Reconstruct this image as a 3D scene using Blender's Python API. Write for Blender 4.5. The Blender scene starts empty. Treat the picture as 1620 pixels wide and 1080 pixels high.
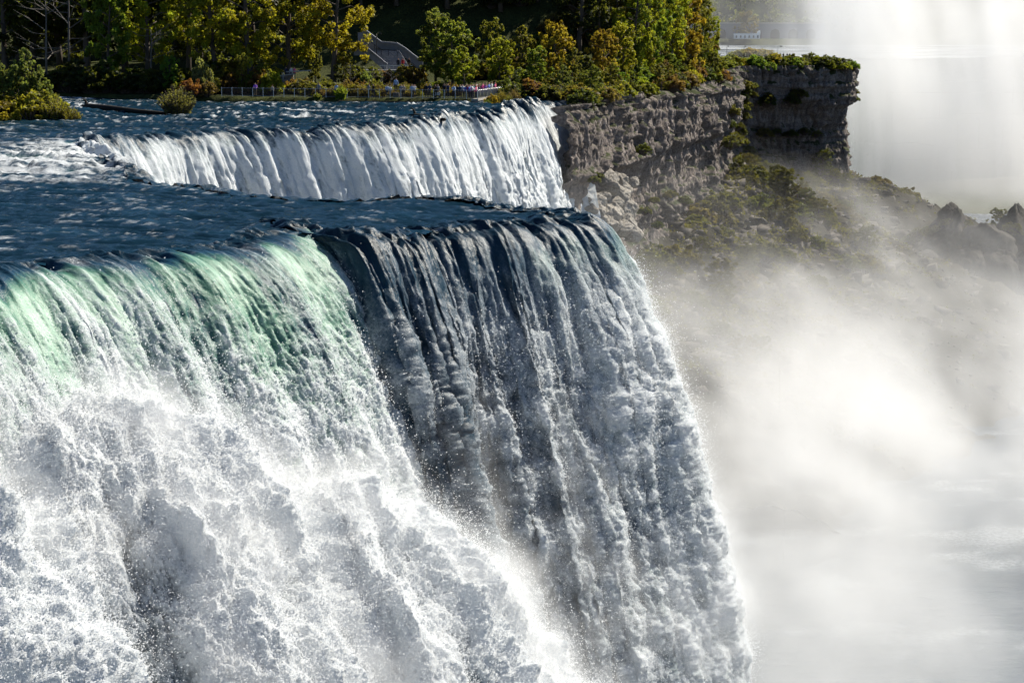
import bpy, bmesh, math, random
import numpy as np
from mathutils import Vector, Matrix
R = math.radians
S = bpy.context.scene
C = S.collection

# ------------------------------------------------------------------ camera, sky, sun, exposure
F_PX, HOR = 3249.0, 30.0                      # focal length and horizon row, in 1620 x 1080 pixels
CAM_H = 12.0
PITCH = math.atan((540.0 - HOR) / F_PX)
cam_d = bpy.data.cameras.new('camera'); cam = bpy.data.objects.new('camera', cam_d); C.objects.link(cam)
cam_d.sensor_width = 36.0; cam_d.lens = 36.0 * F_PX / 1620.0
cam_d.clip_start = 1.0; cam_d.clip_end = 9000.0
cam.location = (0, 0, CAM_H); cam.rotation_euler = (R(90) - PITCH, 0, 0)
S.camera = cam

SUN_AZ, SUN_EL = 52.0, 47.0                   # azimuth clockwise from the view direction (+Y)
W = bpy.data.worlds.new('World'); S.world = W; W.use_nodes = True
wn = W.node_tree.nodes; wn.clear()
sky = wn.new('ShaderNodeTexSky'); sky.sky_type = 'NISHITA'; sky.sun_disc = False
sky.sun_elevation = R(SUN_EL); sky.sun_rotation = R(SUN_AZ); sky.air_density = 1.0; sky.dust_density = 0.0; sky.ozone_density = 8.0
bg = wn.new('ShaderNodeBackground'); bg.inputs['Strength'].default_value = 0.05
wo = wn.new('ShaderNodeOutputWorld')
W.node_tree.links.new(sky.outputs[0], bg.inputs[0]); W.node_tree.links.new(bg.outputs[0], wo.inputs[0])
sun_d = bpy.data.lights.new('sun', 'SUN'); sun_d.energy = 5.0; sun_d.angle = R(0.55); sun_d.color = (1.0, 0.93, 0.80)
sun = bpy.data.objects.new('sun', sun_d); C.objects.link(sun)
SV = Vector((math.sin(R(SUN_AZ)) * math.cos(R(SUN_EL)), math.cos(R(SUN_AZ)) * math.cos(R(SUN_EL)), math.sin(R(SUN_EL))))
sun.rotation_euler = SV.to_track_quat('Z', 'Y').to_euler(); sun.location = SV * 300
S.view_settings.view_transform = 'Standard'; S.view_settings.look = 'None'
S.view_settings.exposure = 0.85; S.view_settings.gamma = 1.0
cy = S.cycles
cy.use_adaptive_sampling = True; cy.adaptive_threshold = 0.03
cy.max_bounces = 10; cy.diffuse_bounces = 3; cy.glossy_bounces = 2; cy.transmission_bounces = 3
cy.transparent_max_bounces = 6; cy.volume_bounces = 8
cy.volume_step_rate = 1.0; cy.volume_max_steps = 256
cy.use_denoising = True
cy.caustics_reflective = False; cy.caustics_refractive = False

rng = np.random.default_rng(11)
random.seed(5)

# ------------------------------------------------------------------ helpers
def ray(px, py):
    x, y = (px - 810.0), -(py - 540.0)
    cp, sp = math.cos(PITCH), math.sin(PITCH)
    return Vector((x, F_PX * cp + y * sp, -F_PX * sp + y * cp))
def at(px, py, d):
    r = ray(px, py); k = d / r.y
    return Vector((r.x * k, d, CAM_H + r.z * k))
def onz(px, py, z):
    r = ray(px, py); k = (z - CAM_H) / r.z
    return Vector((r.x * k, r.y * k, z))
def ss(a, b, x):
    t = np.clip((x - a) / (b - a), 0, 1); return t * t * (3 - 2 * t)

_perm = rng.permutation(256).astype(np.int32); _perm = np.concatenate([_perm, _perm, _perm])
_g = rng.normal(size=(256, 3)).astype(np.float32); _g /= np.linalg.norm(_g, axis=1)[:, None]
def perlin(x, y, z=0.0):
    x = np.asarray(x, np.float32); y = np.asarray(y, np.float32)
    z = np.broadcast_to(np.asarray(z, np.float32), x.shape)
    xi = np.floor(x); yi = np.floor(y); zi = np.floor(z)
    fx, fy, fz = x - xi, y - yi, z - zi
    X = xi.astype(np.int32) & 255; Y = yi.astype(np.int32) & 255; Z = zi.astype(np.int32) & 255
    u = fx * fx * fx * (fx * (fx * 6 - 15) + 10); v = fy * fy * fy * (fy * (fy * 6 - 15) + 10); w = fz * fz * fz * (fz * (fz * 6 - 15) + 10)
    def corner(i, j, k):
        g = _g[_perm[_perm[_perm[X + i] + Y + j] + Z + k]]
        return g[..., 0] * (fx - i) + g[..., 1] * (fy - j) + g[..., 2] * (fz - k)
    def lerp(a, b, t): return a + (b - a) * t
    n = lerp(lerp(lerp(corner(0,0,0), corner(1,0,0), u), lerp(corner(0,1,0), corner(1,1,0), u), v),
             lerp(lerp(corner(0,0,1), corner(1,0,1), u), lerp(corner(0,1,1), corner(1,1,1), u), v), w)
    return n * 1.5

def mesh_arrays(name, verts, faces, attrs=None, smooth=True):
    verts = np.asarray(verts, np.float32).reshape(-1, 3); faces = np.asarray(faces, np.int32)
    k = faces.shape[1]; me = bpy.data.meshes.new(name)
    me.vertices.add(len(verts)); me.vertices.foreach_set('co', verts.ravel())
    me.loops.add(faces.size); me.loops.foreach_set('vertex_index', faces.ravel())
    me.polygons.add(len(faces))
    me.polygons.foreach_set('loop_start', np.arange(0, faces.size, k, dtype=np.int32))
    me.polygons.foreach_set('loop_total', np.full(len(faces), k, np.int32))
    if smooth: me.polygons.foreach_set('use_smooth', np.ones(len(faces), bool))
    me.update(calc_edges=True)
    for nm, a in (attrs or {}).items():
        at_ = me.attributes.new(nm, 'FLOAT', 'POINT'); at_.data.foreach_set('value', np.asarray(a, np.float32).ravel())
    return me
def grid_faces(nu, nv, keep=None, flip=False):
    i = np.arange(nu - 1)[:, None] * nv + np.arange(nv - 1)[None, :]
    q = np.stack([i, i + nv, i + nv + 1, i + 1], -1)
    if flip: q = q[..., ::-1]
    q = q.reshape(-1, 4)
    if keep is not None: q = q[keep.ravel()]
    return q
def compact(verts, faces, attrs):
    used = np.unique(faces); m = np.full(len(verts), -1, np.int32); m[used] = np.arange(len(used))
    return verts[used], m[faces], {k: v[used] for k, v in attrs.items()}
def link(name, me, mat=None, parent=None, loc=(0, 0, 0)):
    o = bpy.data.objects.new(name, me); C.objects.link(o); o.location = loc
    if mat is not None and me is not None and not me.materials: me.materials.append(mat)
    if parent is not None: o.parent = parent
    return o
def tag(o, label=None, cat=None, group=None, kind=None):
    if label: o['label'] = label
    if cat: o['category'] = cat
    if group: o['group'] = group
    if kind: o['kind'] = kind
    return o
def empty(name, loc=(0, 0, 0), rz=0.0):
    o = bpy.data.objects.new(name, None); C.objects.link(o); o.location = loc; o.rotation_euler = (0, 0, rz); o.empty_display_size = 0.2
    return o
class MB:
    """collects boxes, bars, tubes into one mesh"""
    def __init__(s): s.v = []; s.f = []
    def box(s, c, d, rz=0.0, taper=1.0):
        b = len(s.v); cx, cy_, cz = c; hx, hy, hz = d[0] / 2, d[1] / 2, d[2] / 2; cr, sr = math.cos(rz), math.sin(rz)
        for dz in (-1, 1):
            k = taper if dz > 0 else 1.0
            for dx, dy in ((-1, -1), (1, -1), (1, 1), (-1, 1)):
                x, y = dx * hx * k, dy * hy * k
                s.v.append((cx + x * cr - y * sr, cy_ + x * sr + y * cr, cz + dz * hz))
        for q in ((0, 3, 2, 1), (4, 5, 6, 7), (0, 1, 5, 4), (1, 2, 6, 5), (2, 3, 7, 6), (3, 0, 4, 7)): s.f.append([b + i for i in q])
        return s
    def tube(s, pts, rad, n=6, cap=True):
        pts = [Vector(p) for p in pts]
        if not hasattr(rad, '__len__'): rad = [rad] * len(pts)
        rings = []
        for i, p in enumerate(pts):
            d = (pts[min(i + 1, len(pts) - 1)] - pts[max(i - 1, 0)]).normalized()
            a = d.orthogonal().normalized() if i == 0 else (rings_a - d * rings_a.dot(d)).normalized()
            rings_a = a; b = d.cross(a); r = []
            for k in range(n):
                t = 2 * math.pi * k / n; s.v.append(tuple(p + (a * math.cos(t) + b * math.sin(t)) * rad[i])); r.append(len(s.v) - 1)
            rings.append(r)
        for r0, r1 in zip(rings, rings[1:]):
            for k in range(n): s.f.append([r0[k], r0[(k + 1) % n], r1[(k + 1) % n], r1[k]])
        if cap: s.f.append(rings[0][::-1]); s.f.append(rings[-1])
        return s
    def prism(s, poly, y0, y1):
        """poly in (x, z), extruded along y"""
        b = len(s.v); n = len(poly)
        for x, z in poly: s.v.append((x, y0, z))
        for x, z in poly: s.v.append((x, y1, z))
        s.f.append([b + i for i in range(n)]); s.f.append([b + n + i for i in range(n)][::-1])
        for i in range(n): j = (i + 1) % n; s.f.append([b + j, b + i, b + n + i, b + n + j])
        return s
    def mesh(s, name, smooth=False):
        me = bpy.data.meshes.new(name); me.from_pydata(s.v, [], s.f)
        if smooth: me.polygons.foreach_set('use_smooth', np.ones(len(me.polygons), bool))
        me.update(); return me
    def build(s, name, mat, parent=None, smooth=False): return link(name, s.mesh(name, smooth), mat, parent)

# ------------------------------------------------------------------ materials
class NT:
    def __init__(s, name):
        s.m = bpy.data.materials.new(name); s.m.use_nodes = True; s.t = s.m.node_tree; s.t.nodes.clear()
        s.out = s.n('ShaderNodeOutputMaterial')
    def n(s, k, **kw):
        o = s.t.nodes.new(k)
        for a, b in kw.items(): setattr(o, a, b)
        return o
    def l(s, a, b): s.t.links.new(a, b)
    def attr(s, nm): return s.n('ShaderNodeAttribute', attribute_name=nm).outputs['Fac']
    def pos(s, scale=(1, 1, 1), rot=(0, 0, 0), obj=True):
        tc = s.n('ShaderNodeTexCoord'); mp = s.n('ShaderNodeMapping'); mp.inputs['Scale'].default_value = scale; mp.inputs['Rotation'].default_value = rot
        s.l(tc.outputs['Object'], mp.inputs[0]); return mp.outputs[0]
    def noise(s, vec, scale, detail=4, rough=.55, dist=0.0):
        o = s.n('ShaderNodeTexNoise'); o.inputs['Scale'].default_value = scale; o.inputs['Detail'].default_value = detail
        o.inputs['Roughness'].default_value = rough; o.inputs['Distortion'].default_value = dist
        if vec is not None: s.l(vec, o.inputs['Vector'])
        return o.outputs['Fac']
    def ramp(s, fac, stops):
        o = s.n('ShaderNodeValToRGB'); e = o.color_ramp.elements
        while len(e) < len(stops): e.new(.5)
        for k, (p, c) in enumerate(stops): e[k].position = p; e[k].color = (*c, 1) if len(c) == 3 else c
        s.l(fac, o.inputs[0]); return o.outputs[0]
    def math(s, op, a, b=None, clamp=False):
        o = s.n('ShaderNodeMath', operation=op, use_clamp=clamp)
        for i, v in enumerate((a, b)):
            if v is None: continue
            if isinstance(v, (int, float)): o.inputs[i].default_value = v
            else: s.l(v, o.inputs[i])
        return o.outputs[0]
    def mix(s, fac, a, b, mode='MIX'):
        o = s.n('ShaderNodeMix', data_type='RGBA', blend_type=mode)
        for sock, v in ((o.inputs[0], fac), (o.inputs[6], a), (o.inputs[7], b)):
            if isinstance(v, (int, float)): sock.default_value = v
            elif isinstance(v, tuple): sock.default_value = (*v, 1)
            else: s.l(v, sock)
        return o.outputs[2]
    def bump(s, h, strength, dist, normal=None):
        o = s.n('ShaderNodeBump'); o.inputs['Strength'].default_value = strength; o.inputs['Distance'].default_value = dist
        s.l(h, o.inputs['Height'])
        if normal is not None: s.l(normal, o.inputs['Normal'])
        return o.outputs[0]
    def mixsh(s, fac, a, b):
        o = s.n('ShaderNodeMixShader')
        if isinstance(fac, (int, float)): o.inputs[0].default_value = fac
        else: s.l(fac, o.inputs[0])
        s.l(a, o.inputs[1]); s.l(b, o.inputs[2]); return o.outputs[0]
    def prin(s, color, rough=.5, spec=.5, normal=None, **kw):
        o = s.n('ShaderNodeBsdfPrincipled')
        for nm, v in (('Base Color', color), ('Roughness', rough), ('Specular IOR Level', spec)):
            if isinstance(v, (int, float)): o.inputs[nm].default_value = v
            elif isinstance(v, tuple): o.inputs[nm].default_value = (*v, 1)
            else: s.l(v, o.inputs[nm])
        if normal is not None: s.l(normal, o.inputs['Normal'])
        for k, v in kw.items(): o.inputs[k].default_value = v
        return o.outputs[0]
    def simple(s, kind, color, normal=None):
        o = s.n(kind)
        if isinstance(color, tuple): o.inputs['Color'].default_value = (*color, 1)
        else: s.l(color, o.inputs['Color'])
        if normal is not None: s.l(normal, o.inputs['Normal'])
        return o.outputs[0]
    def done(s, sh): s.l(sh, s.out.inputs['Surface']); return s.m

def plain(name, col, rough=.7, var=.25, scale=3.0, spec=.3, metal=0.0):
    t = NT(name); n = t.noise(t.pos(), scale, 5)
    c = t.mix(n, tuple(x * (1 - var) for x in col), tuple(min(1, x * (1 + var)) for x in col))
    return t.done(t.prin(c, rough, spec, Metallic=metal))

def water_mat(name, fine=1.0, wind=0.10, rough=.10, spec=.5):
    """river and falling water: 'foam' = white aerated water, 'aer' = green aerated water"""
    t = NT(name); foam = t.attr('foam'); aer = t.attr('aer')
    p = t.pos((1, 1, 1), (0, 0, 0.42))
    p2 = t.pos((.55, 1.3, 1), (0, 0, 0.42))
    base = t.ramp(aer, [(0.0, (.003, .011, .018)), (.25, (.010, .042, .074)), (.55, (.060, .160, .115)), (1.0, (.34, .50, .39))])
    n9 = t.noise(p, 7.0 * fine, 4, .7)
    h = t.math('ADD', t.noise(p2, 1.6 * fine, 5, .62), t.math('MULTIPLY', n9, .45))
    b = t.bump(h, 0.8, wind)
    water = t.prin(base, rough, spec, b, IOR=1.33)
    fcol = t.ramp(n9, [(.25, (.64, .71, .77)), (.6, (.88, .91, .93))])
    fb = t.bump(n9, .9, .16)
    fo = t.mixsh(.28, t.simple('ShaderNodeBsdfDiffuse', fcol, fb), t.simple('ShaderNodeBsdfTranslucent', fcol, fb))
    fac = t.math('ADD', foam, t.math('MULTIPLY', t.math('SUBTRACT', t.noise(p, 5.0 * fine, 4, .75), .5), t.math('MULTIPLY', t.math('MULTIPLY', foam, t.math('SUBTRACT', 1.0, foam)), 6.0)), True)
    return t.done(t.mixsh(fac, water, fo))
M = {}
M['water'] = water_mat('river_water', 1.0, .10, .12, .10)
M['fall'] = water_mat('falling_water', 1.3, .09, .28, .35)
M['farwater'] = water_mat('far_water', .35, .25)
def foam_mat():
    t = NT('white_foam'); p = t.pos()
    c = t.ramp(t.noise(p, 7, 4, .7), [(.3, (.80, .82, .84)), (.6, (.92, .93, .93))])
    b = t.bump(t.noise(p, 9, 4, .7), .6, .12)
    return t.done(t.mixsh(.3, t.simple('ShaderNodeBsdfDiffuse', c, b), t.simple('ShaderNodeBsdfTranslucent', c, b)))
M['foam'] = foam_mat()
def drop_mat():
    t = NT('spray_drops'); c = (.92, .93, .94)
    return t.done(t.mixsh(.45, t.simple('ShaderNodeBsdfDiffuse', c), t.simple('ShaderNodeBsdfTranslucent', c)))
M['drop'] = drop_mat()
def leaf_mat():
    t = NT('leaves'); oc = t.n('ShaderNodeObjectInfo').outputs['Color']; v = t.attr('v')
    hs = t.n('ShaderNodeHueSaturation'); t.l(oc, hs.inputs['Color'])
    t.l(t.math('ADD', .47, t.math('MULTIPLY', v, .05)), hs.inputs['Hue']); t.l(t.math('ADD', .55, t.math('MULTIPLY', v, .85)), hs.inputs['Value'])
    hs.inputs['Saturation'].default_value = 1.0
    d = t.prin(hs.outputs[0], .55, .25); tr = t.simple('ShaderNodeBsdfTranslucent', t.mix(.35, t.mix(1.0, hs.outputs[0], (2.3, 2.1, 1.3), 'MULTIPLY'), (.34, .34, .02)))
    return t.done(t.mixsh(.52, d, tr))
M['leaf'] = leaf_mat()
def bark_mat(name, a, b):
    t = NT(name); n = t.noise(t.pos((6, 6, .8)), 2.5, 6, .65)
    return t.done(t.prin(t.mix(n, a, b), .85, .2, t.bump(n, .6, .05)))
M['bark'] = bark_mat('bark', (.035, .028, .022), (.16, .13, .11))
M['deadwood'] = bark_mat('dead_wood', (.05, .045, .04), (.22, .20, .18))
M['log'] = bark_mat('wet_log', (.008, .007, .006), (.03, .025, .02))
def rock_mat(name, lo, mid, hi, sc=.5, moss=None, streak=False):
    t = NT(name); p = t.pos(); st = t.pos((.35, .35, 2.6))
    n1 = t.noise(p, sc, 7, .65, .4); n2 = t.noise(st, sc * .9, 6, .6)
    c = t.ramp(n1, [(.30, lo), (.52, mid), (.72, hi)])
    c = t.mix(.55, c, t.ramp(n2, [(.35, lo), (.6, hi)]), 'MIX')
    if streak:
        vs = t.noise(t.pos((1.5, 1.5, .14)), 1.0, 6, .7)
        c = t.mix(t.ramp(vs, [(.40, (0, 0, 0)), (.56, (1, 1, 1))]), t.mix(.8, c, tuple(x * .55 for x in lo)), c)
    fine = t.noise(p, sc * 9, 5, .7)
    c = t.mix(.5, c, t.ramp(fine, [(.3, tuple(x * .5 for x in lo)), (.7, hi)]), 'MIX')
    if moss:
        geo = t.n('ShaderNodeNewGeometry'); sx = t.n('ShaderNodeSeparateXYZ'); t.l(geo.outputs['Normal'], sx.inputs[0])
        mk = t.math('MULTIPLY', t.ramp(sx.outputs[2], [(.35, (0, 0, 0)), (.6, (1, 1, 1))]), t.ramp(t.noise(p, .35, 5, .65), [(.38, (0, 0, 0)), (.5, (1, 1, 1))]))
        c = t.mix(mk, c, moss)
    return t.done(t.prin(c, .9, .15, t.bump(fine, .8, .25)))
M['cliff'] = rock_mat('cliff_limestone', (.024, .020, .020), (.11, .092, .085), (.38, .325, .295), .35, (.028, .036, .011), True)
M['rock'] = rock_mat('wet_boulder', (.014, .013, .011), (.036, .032, .027), (.085, .076, .065), .6)
M['scree'] = rock_mat('scree_stone', (.03, .027, .024), (.07, .063, .055), (.16, .145, .13), .6)
M['palerock'] = rock_mat('pale_boulder', (.13, .115, .10), (.27, .245, .215), (.46, .43, .38), .6)
def ground_mat(name, a, b, c_, sc=.25):
    t = NT(name); p = t.pos(); n = t.noise(p, sc, 8, .7); f = t.noise(p, sc * 14, 4, .7)
    col = t.mix(.45, t.ramp(n, [(.35, a), (.5, b), (.66, c_)]), t.ramp(f, [(.35, a), (.65, c_)]))
    return t.done(t.prin(col, .95, .1, t.bump(f, .9, .3)))
M['soil'] = ground_mat('bank_soil_and_grass', (.014, .016, .007), (.035, .042, .014), (.075, .085, .024))
M['talus'] = ground_mat('talus_scree', (.010, .010, .006), (.022, .020, .011), (.05, .044, .03), .3)
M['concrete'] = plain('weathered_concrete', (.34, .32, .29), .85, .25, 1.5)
M['shade_concrete'] = plain('shaded_concrete', (.19, .20, .23), .85, .2, 2.0)  # darker, bluer copy of the concrete with the hill's shade in its colour
M['steel'] = plain('galvanised_steel', (.50, .51, .52), .38, .12, 8, .5, .7)
M['railgrey'] = plain('grey_rail_paint', (.22, .23, .26), .5, .2, 8)
M['dark_metal'] = plain('dark_metal', (.02, .02, .022), .5, .2, 8)
M['pole'] = plain('pale_pole_paint', (.36, .37, .36), .5, .2, 8)
M['white'] = plain('white_paint', (.78, .78, .77), .6, .06, 5)
M['path'] = plain('path_paving', (.20, .19, .18), .9, .3, 1.2)
M['stone'] = rock_mat('wall_stone', (.12, .11, .10), (.24, .22, .20), (.40, .37, .33), 2.0)
M['lawn'] = ground_mat('lawn', (.05, .07, .016), (.085, .11, .025), (.13, .15, .035))

# ------------------------------------------------------------------ river plan
def river_z(x, y):
    x = np.asarray(x, float); y = np.asarray(y, float)
    z = 1.0 * ss(150, 176, y) - .5 * ss(-15, -3, x) * (1 - ss(140, 152, y))
    z = z + .018 * np.maximum(0, -x - 40) * ss(165, 200, y)
    z = z + .35 * np.exp(-((x + 6) / 5) ** 2 - ((y - 135.5) / 3.5) ** 2)      # hump at the far lip of the tongue
    return z
def on_river(px, py):
    z = 0.0
    for _ in range(12):
        p = onz(px, py, z); z = float(river_z(p.x, p.y))
    return p
def plan(pxs): return [on_river(*p) for p in pxs]
G_PX = [(-420, 500), (-250, 468), (-100, 448), (10, 432), (60, 424), (110, 420), (160, 418), (205, 407), (290, 398), (380, 386), (425, 377), (455, 370), (470, 361), (474, 354), (470, 348)]
G_F = [(.75, -.66)] * 4 + [(.76, -.64), (.78, -.62), (.80, -.60), (.82, -.57), (.85, -.52), (.86, -.48), (.88, -.42), (.94, -.3), (.99, .05), (.85, .5), (.5, .85)]
B_PX = [(474, 352), (486, 362), (505, 373), (540, 378), (600, 378), (660, 373), (720, 367), (780, 362), (830, 357), (880, 352), (920, 351), (938, 349), (930, 343), (895, 338), (850, 333), (760, 325), (680, 319), (560, 320), (450, 317), (340, 302), (232, 290)]
B_F = [(.9, -.1), (.9, -.25), (.85, -.4), (.75, -.6), (.62, -.75), (.55, -.82), (.55, -.82), (.6, -.8), (.7, -.7), (.8, -.6), (.92, -.38), (1, -.1), (.95, .3), (.8, .6), (.6, .8), (.45, .89), (.4, .91), (.4, .91), (.4, .91), (.5, .86), (.8, .6)]
B_V = [.7, .7, .75, .8, .9, .95, 1, 1, 1, 1, 1, 1] + [1] * 9
K_PX = [(232, 289), (226, 276), (205, 262), (165, 248), (140, 238), (165, 229), (205, 221), (280, 213), (350, 209), (420, 208), (520, 206), (600, 203), (660, 199), (700, 194), (716, 188), (760, 186), (800, 181), (818, 176), (840, 168), (868, 164), (896, 164), (902, 159)]
K_F = [(.9, .2), (.95, .1), (.97, 0), (.9, -.4), (.9, -.4), (.9, -.43), (.92, -.4), (.93, -.36), (.94, -.34), (.95, -.3), (.95, -.3), (.95, -.3), (.95, -.3), (.95, -.3), (.96, -.25), (.96, -.25), (.97, -.22), (.98, -.2), (.98, -.15), (.98, -.15), (1, -.05), (1, .2)]
G_P, B_P, K_P = plan(G_PX), plan(B_PX), plan(K_PX)

def resample(pts, dirs, ds):
    P = np.array([[p.x, p.y] for p in pts]); D = np.array(dirs, float)
    seg = np.linalg.norm(np.diff(P, axis=0), axis=1); cs = np.concatenate([[0], np.cumsum(seg)])
    n = int(cs[-1] / ds) + 1; s = np.linspace(0, cs[-1], n)
    out = np.stack([np.interp(s, cs, P[:, k]) for k in (0, 1)], 1); dd = np.stack([np.interp(s, cs, D[:, k]) for k in (0, 1)], 1)
    k = max(3, int(1.2 / ds)) | 1; ker = np.hanning(k + 2)[1:-1]; ker /= ker.sum()
    pad = lambda a: np.concatenate([np.repeat(a[:1], k // 2, 0), a, np.repeat(a[-1:], k // 2, 0)])
    sm = lambda a: np.stack([np.convolve(pad(a)[:, j], ker, 'valid') for j in (0, 1)], 1)
    out, dd = sm(out), sm(sm(dd)); dd /= np.linalg.norm(dd, axis=1)[:, None]
    return s, out, dd

def flow_coords(x, y): return .93 * x - .37 * y, .37 * x + .93 * y
def waves(x, y):
    """height of the river's waves and its whitecaps"""
    a, b = flow_coords(x, y)
    rap = np.exp(-((x + 36) / 9) ** 2 - ((y - 168) / 16) ** 2)                 # white chute between the two falls
    far = ss(185, 235, y)
    amp = .8 + 1.5 * rap + 1.3 * far * ss(272, 262, y)
    n1 = perlin(a / 6.5, b / 3.2, 3.3); n2 = perlin(a / 2.4, b / 1.2, 7.1); n3 = perlin(a / 1.0, b / .5, 1.7); n4 = perlin(a / .45, b / .22, 5.5)
    h = amp * (.24 * n1 + .21 * (1 - 2.2 * np.abs(n2)) + .075 * (1 - 2 * np.abs(n3)) + .03 * n4)
    st = perlin(a / 9, b / 1.6, 11.1) + .6 * perlin(a / 3.2, b / .7, 2.2) + .35 * n3
    crest = ss(.15, .75, (1 - 2 * np.abs(n2)) * .5 + n3 * .5 + .3 * n1)
    st2 = perlin(a / 1.6, b / .55, 21.0) + .7 * n4
    foam = .8 * ss(.62, 1.1, st * .6 + .5 * crest + .35 * st2) * (.16 + far * .6) + far * .75 * ss(.25, .85, st * .7 + .35 * st2 + .5 * perlin(a / 14, b / 5, 4.4)) + .22 * ss(.85, 1.1, crest + .3 * n4)
    line = ss(.70, .95, 1 - np.abs(perlin(a / 10, b / .8, 31.0) + .25 * n2)) * ss(.0, .5, perlin(a / 5, b / 2.5, 33.0))
    foam = foam + .42 * line * ss(-.2, .5, n3 + n4)
    foam = foam + rap * 1.25 * ss(-.5, .35, st * .8 + .35 * n3 + .3 * n4)
    aer = .05 + .08 * ss(0, .8, n1) + rap * .4 * ss(-.2, .6, n2)
    foam = np.clip((foam - .10) / .88, 0, 1)
    return h, foam, np.clip(aer, 0, 1)

# river sheet: everything upstream of the lips
WATER_POLY = np.array([[p.x, p.y] for p in G_P[:12] + B_P[2:] + K_P] + [[9, 276], [-1, 283], [-5, 270], [-60, 282], [-150, 290], [-150, 70]])
def inside(P, poly):
    x, y = P[:, 0], P[:, 1]; c = np.zeros(len(P), bool); n = len(poly)
    for i in range(n):
        x0, y0 = poly[i]; x1, y1 = poly[i - 1]
        if y0 == y1: continue
        t = ((y0 > y) != (y1 > y)) & (x < (x1 - x0) * (y - y0) / (y1 - y0) + x0); c ^= t
    return c
def dist_poly(P, line):
    best = np.full(len(P), 1e9)
    for a, b in zip(line[:-1], line[1:]):
        d = b - a; L = (d @ d) + 1e-9; t = np.clip(((P - a) @ d) / L, 0, 1)
        best = np.minimum(best, np.linalg.norm(P - a - t[:, None] * d, axis=1))
    return best
def river_sheet():
    parts = []
    for (x0, x1, y0, y1, dx, dy) in ((-62, 7, 74, 152, .16, .24), (-100, 12, 151.7, 284, .26, .36)):
        xs = np.arange(x0, x1, dx); ys = np.arange(y0, y1, dy)
        X, Y = np.meshgrid(xs, ys, indexing='ij'); P = np.stack([X.ravel(), Y.ravel()], 1)
        vis = P[:, 0] > -.29 * P[:, 1] - 4
        ok = inside(P, WATER_POLY) & vis
        lip = np.array([[p.x, p.y] for p in G_P[:12]]); l2 = np.array([[p.x, p.y] for p in B_P[2:]]); l3 = np.array([[p.x, p.y] for p in K_P])
        d = np.minimum(np.minimum(dist_poly(P, lip), dist_poly(P, l2)), dist_poly(P, l3)); ok &= d > .55
        h, foam, aer = waves(P[:, 0], P[:, 1])
        Z = river_z(P[:, 0], P[:, 1]) + h
        aer = np.maximum(aer, .22 * np.exp(-d / 2.0))
        V = np.stack([P[:, 0], P[:, 1], Z], 1); ok2 = ok.reshape(X.shape)
        keep = ok2[:-1, :-1] & ok2[1:, :-1] & ok2[:-1, 1:] & ok2[1:, 1:]
        Fq = grid_faces(len(xs), len(ys), keep)
        parts.append(compact(V, Fq, {'foam': foam, 'aer': aer}))
    off = len(parts[0][0])
    V = np.concatenate([parts[0][0], parts[1][0]]); Fq = np.concatenate([parts[0][1], parts[1][1] + off])
    A = {k: np.concatenate([parts[0][2][k], parts[1][2][k]]) for k in ('foam', 'aer')}
    return tag(link('river', mesh_arrays('river', V, Fq, A), M['water']), 'dark blue river running to the lips of the falls', None, None, 'structure')
river = river_sheet()

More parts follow.
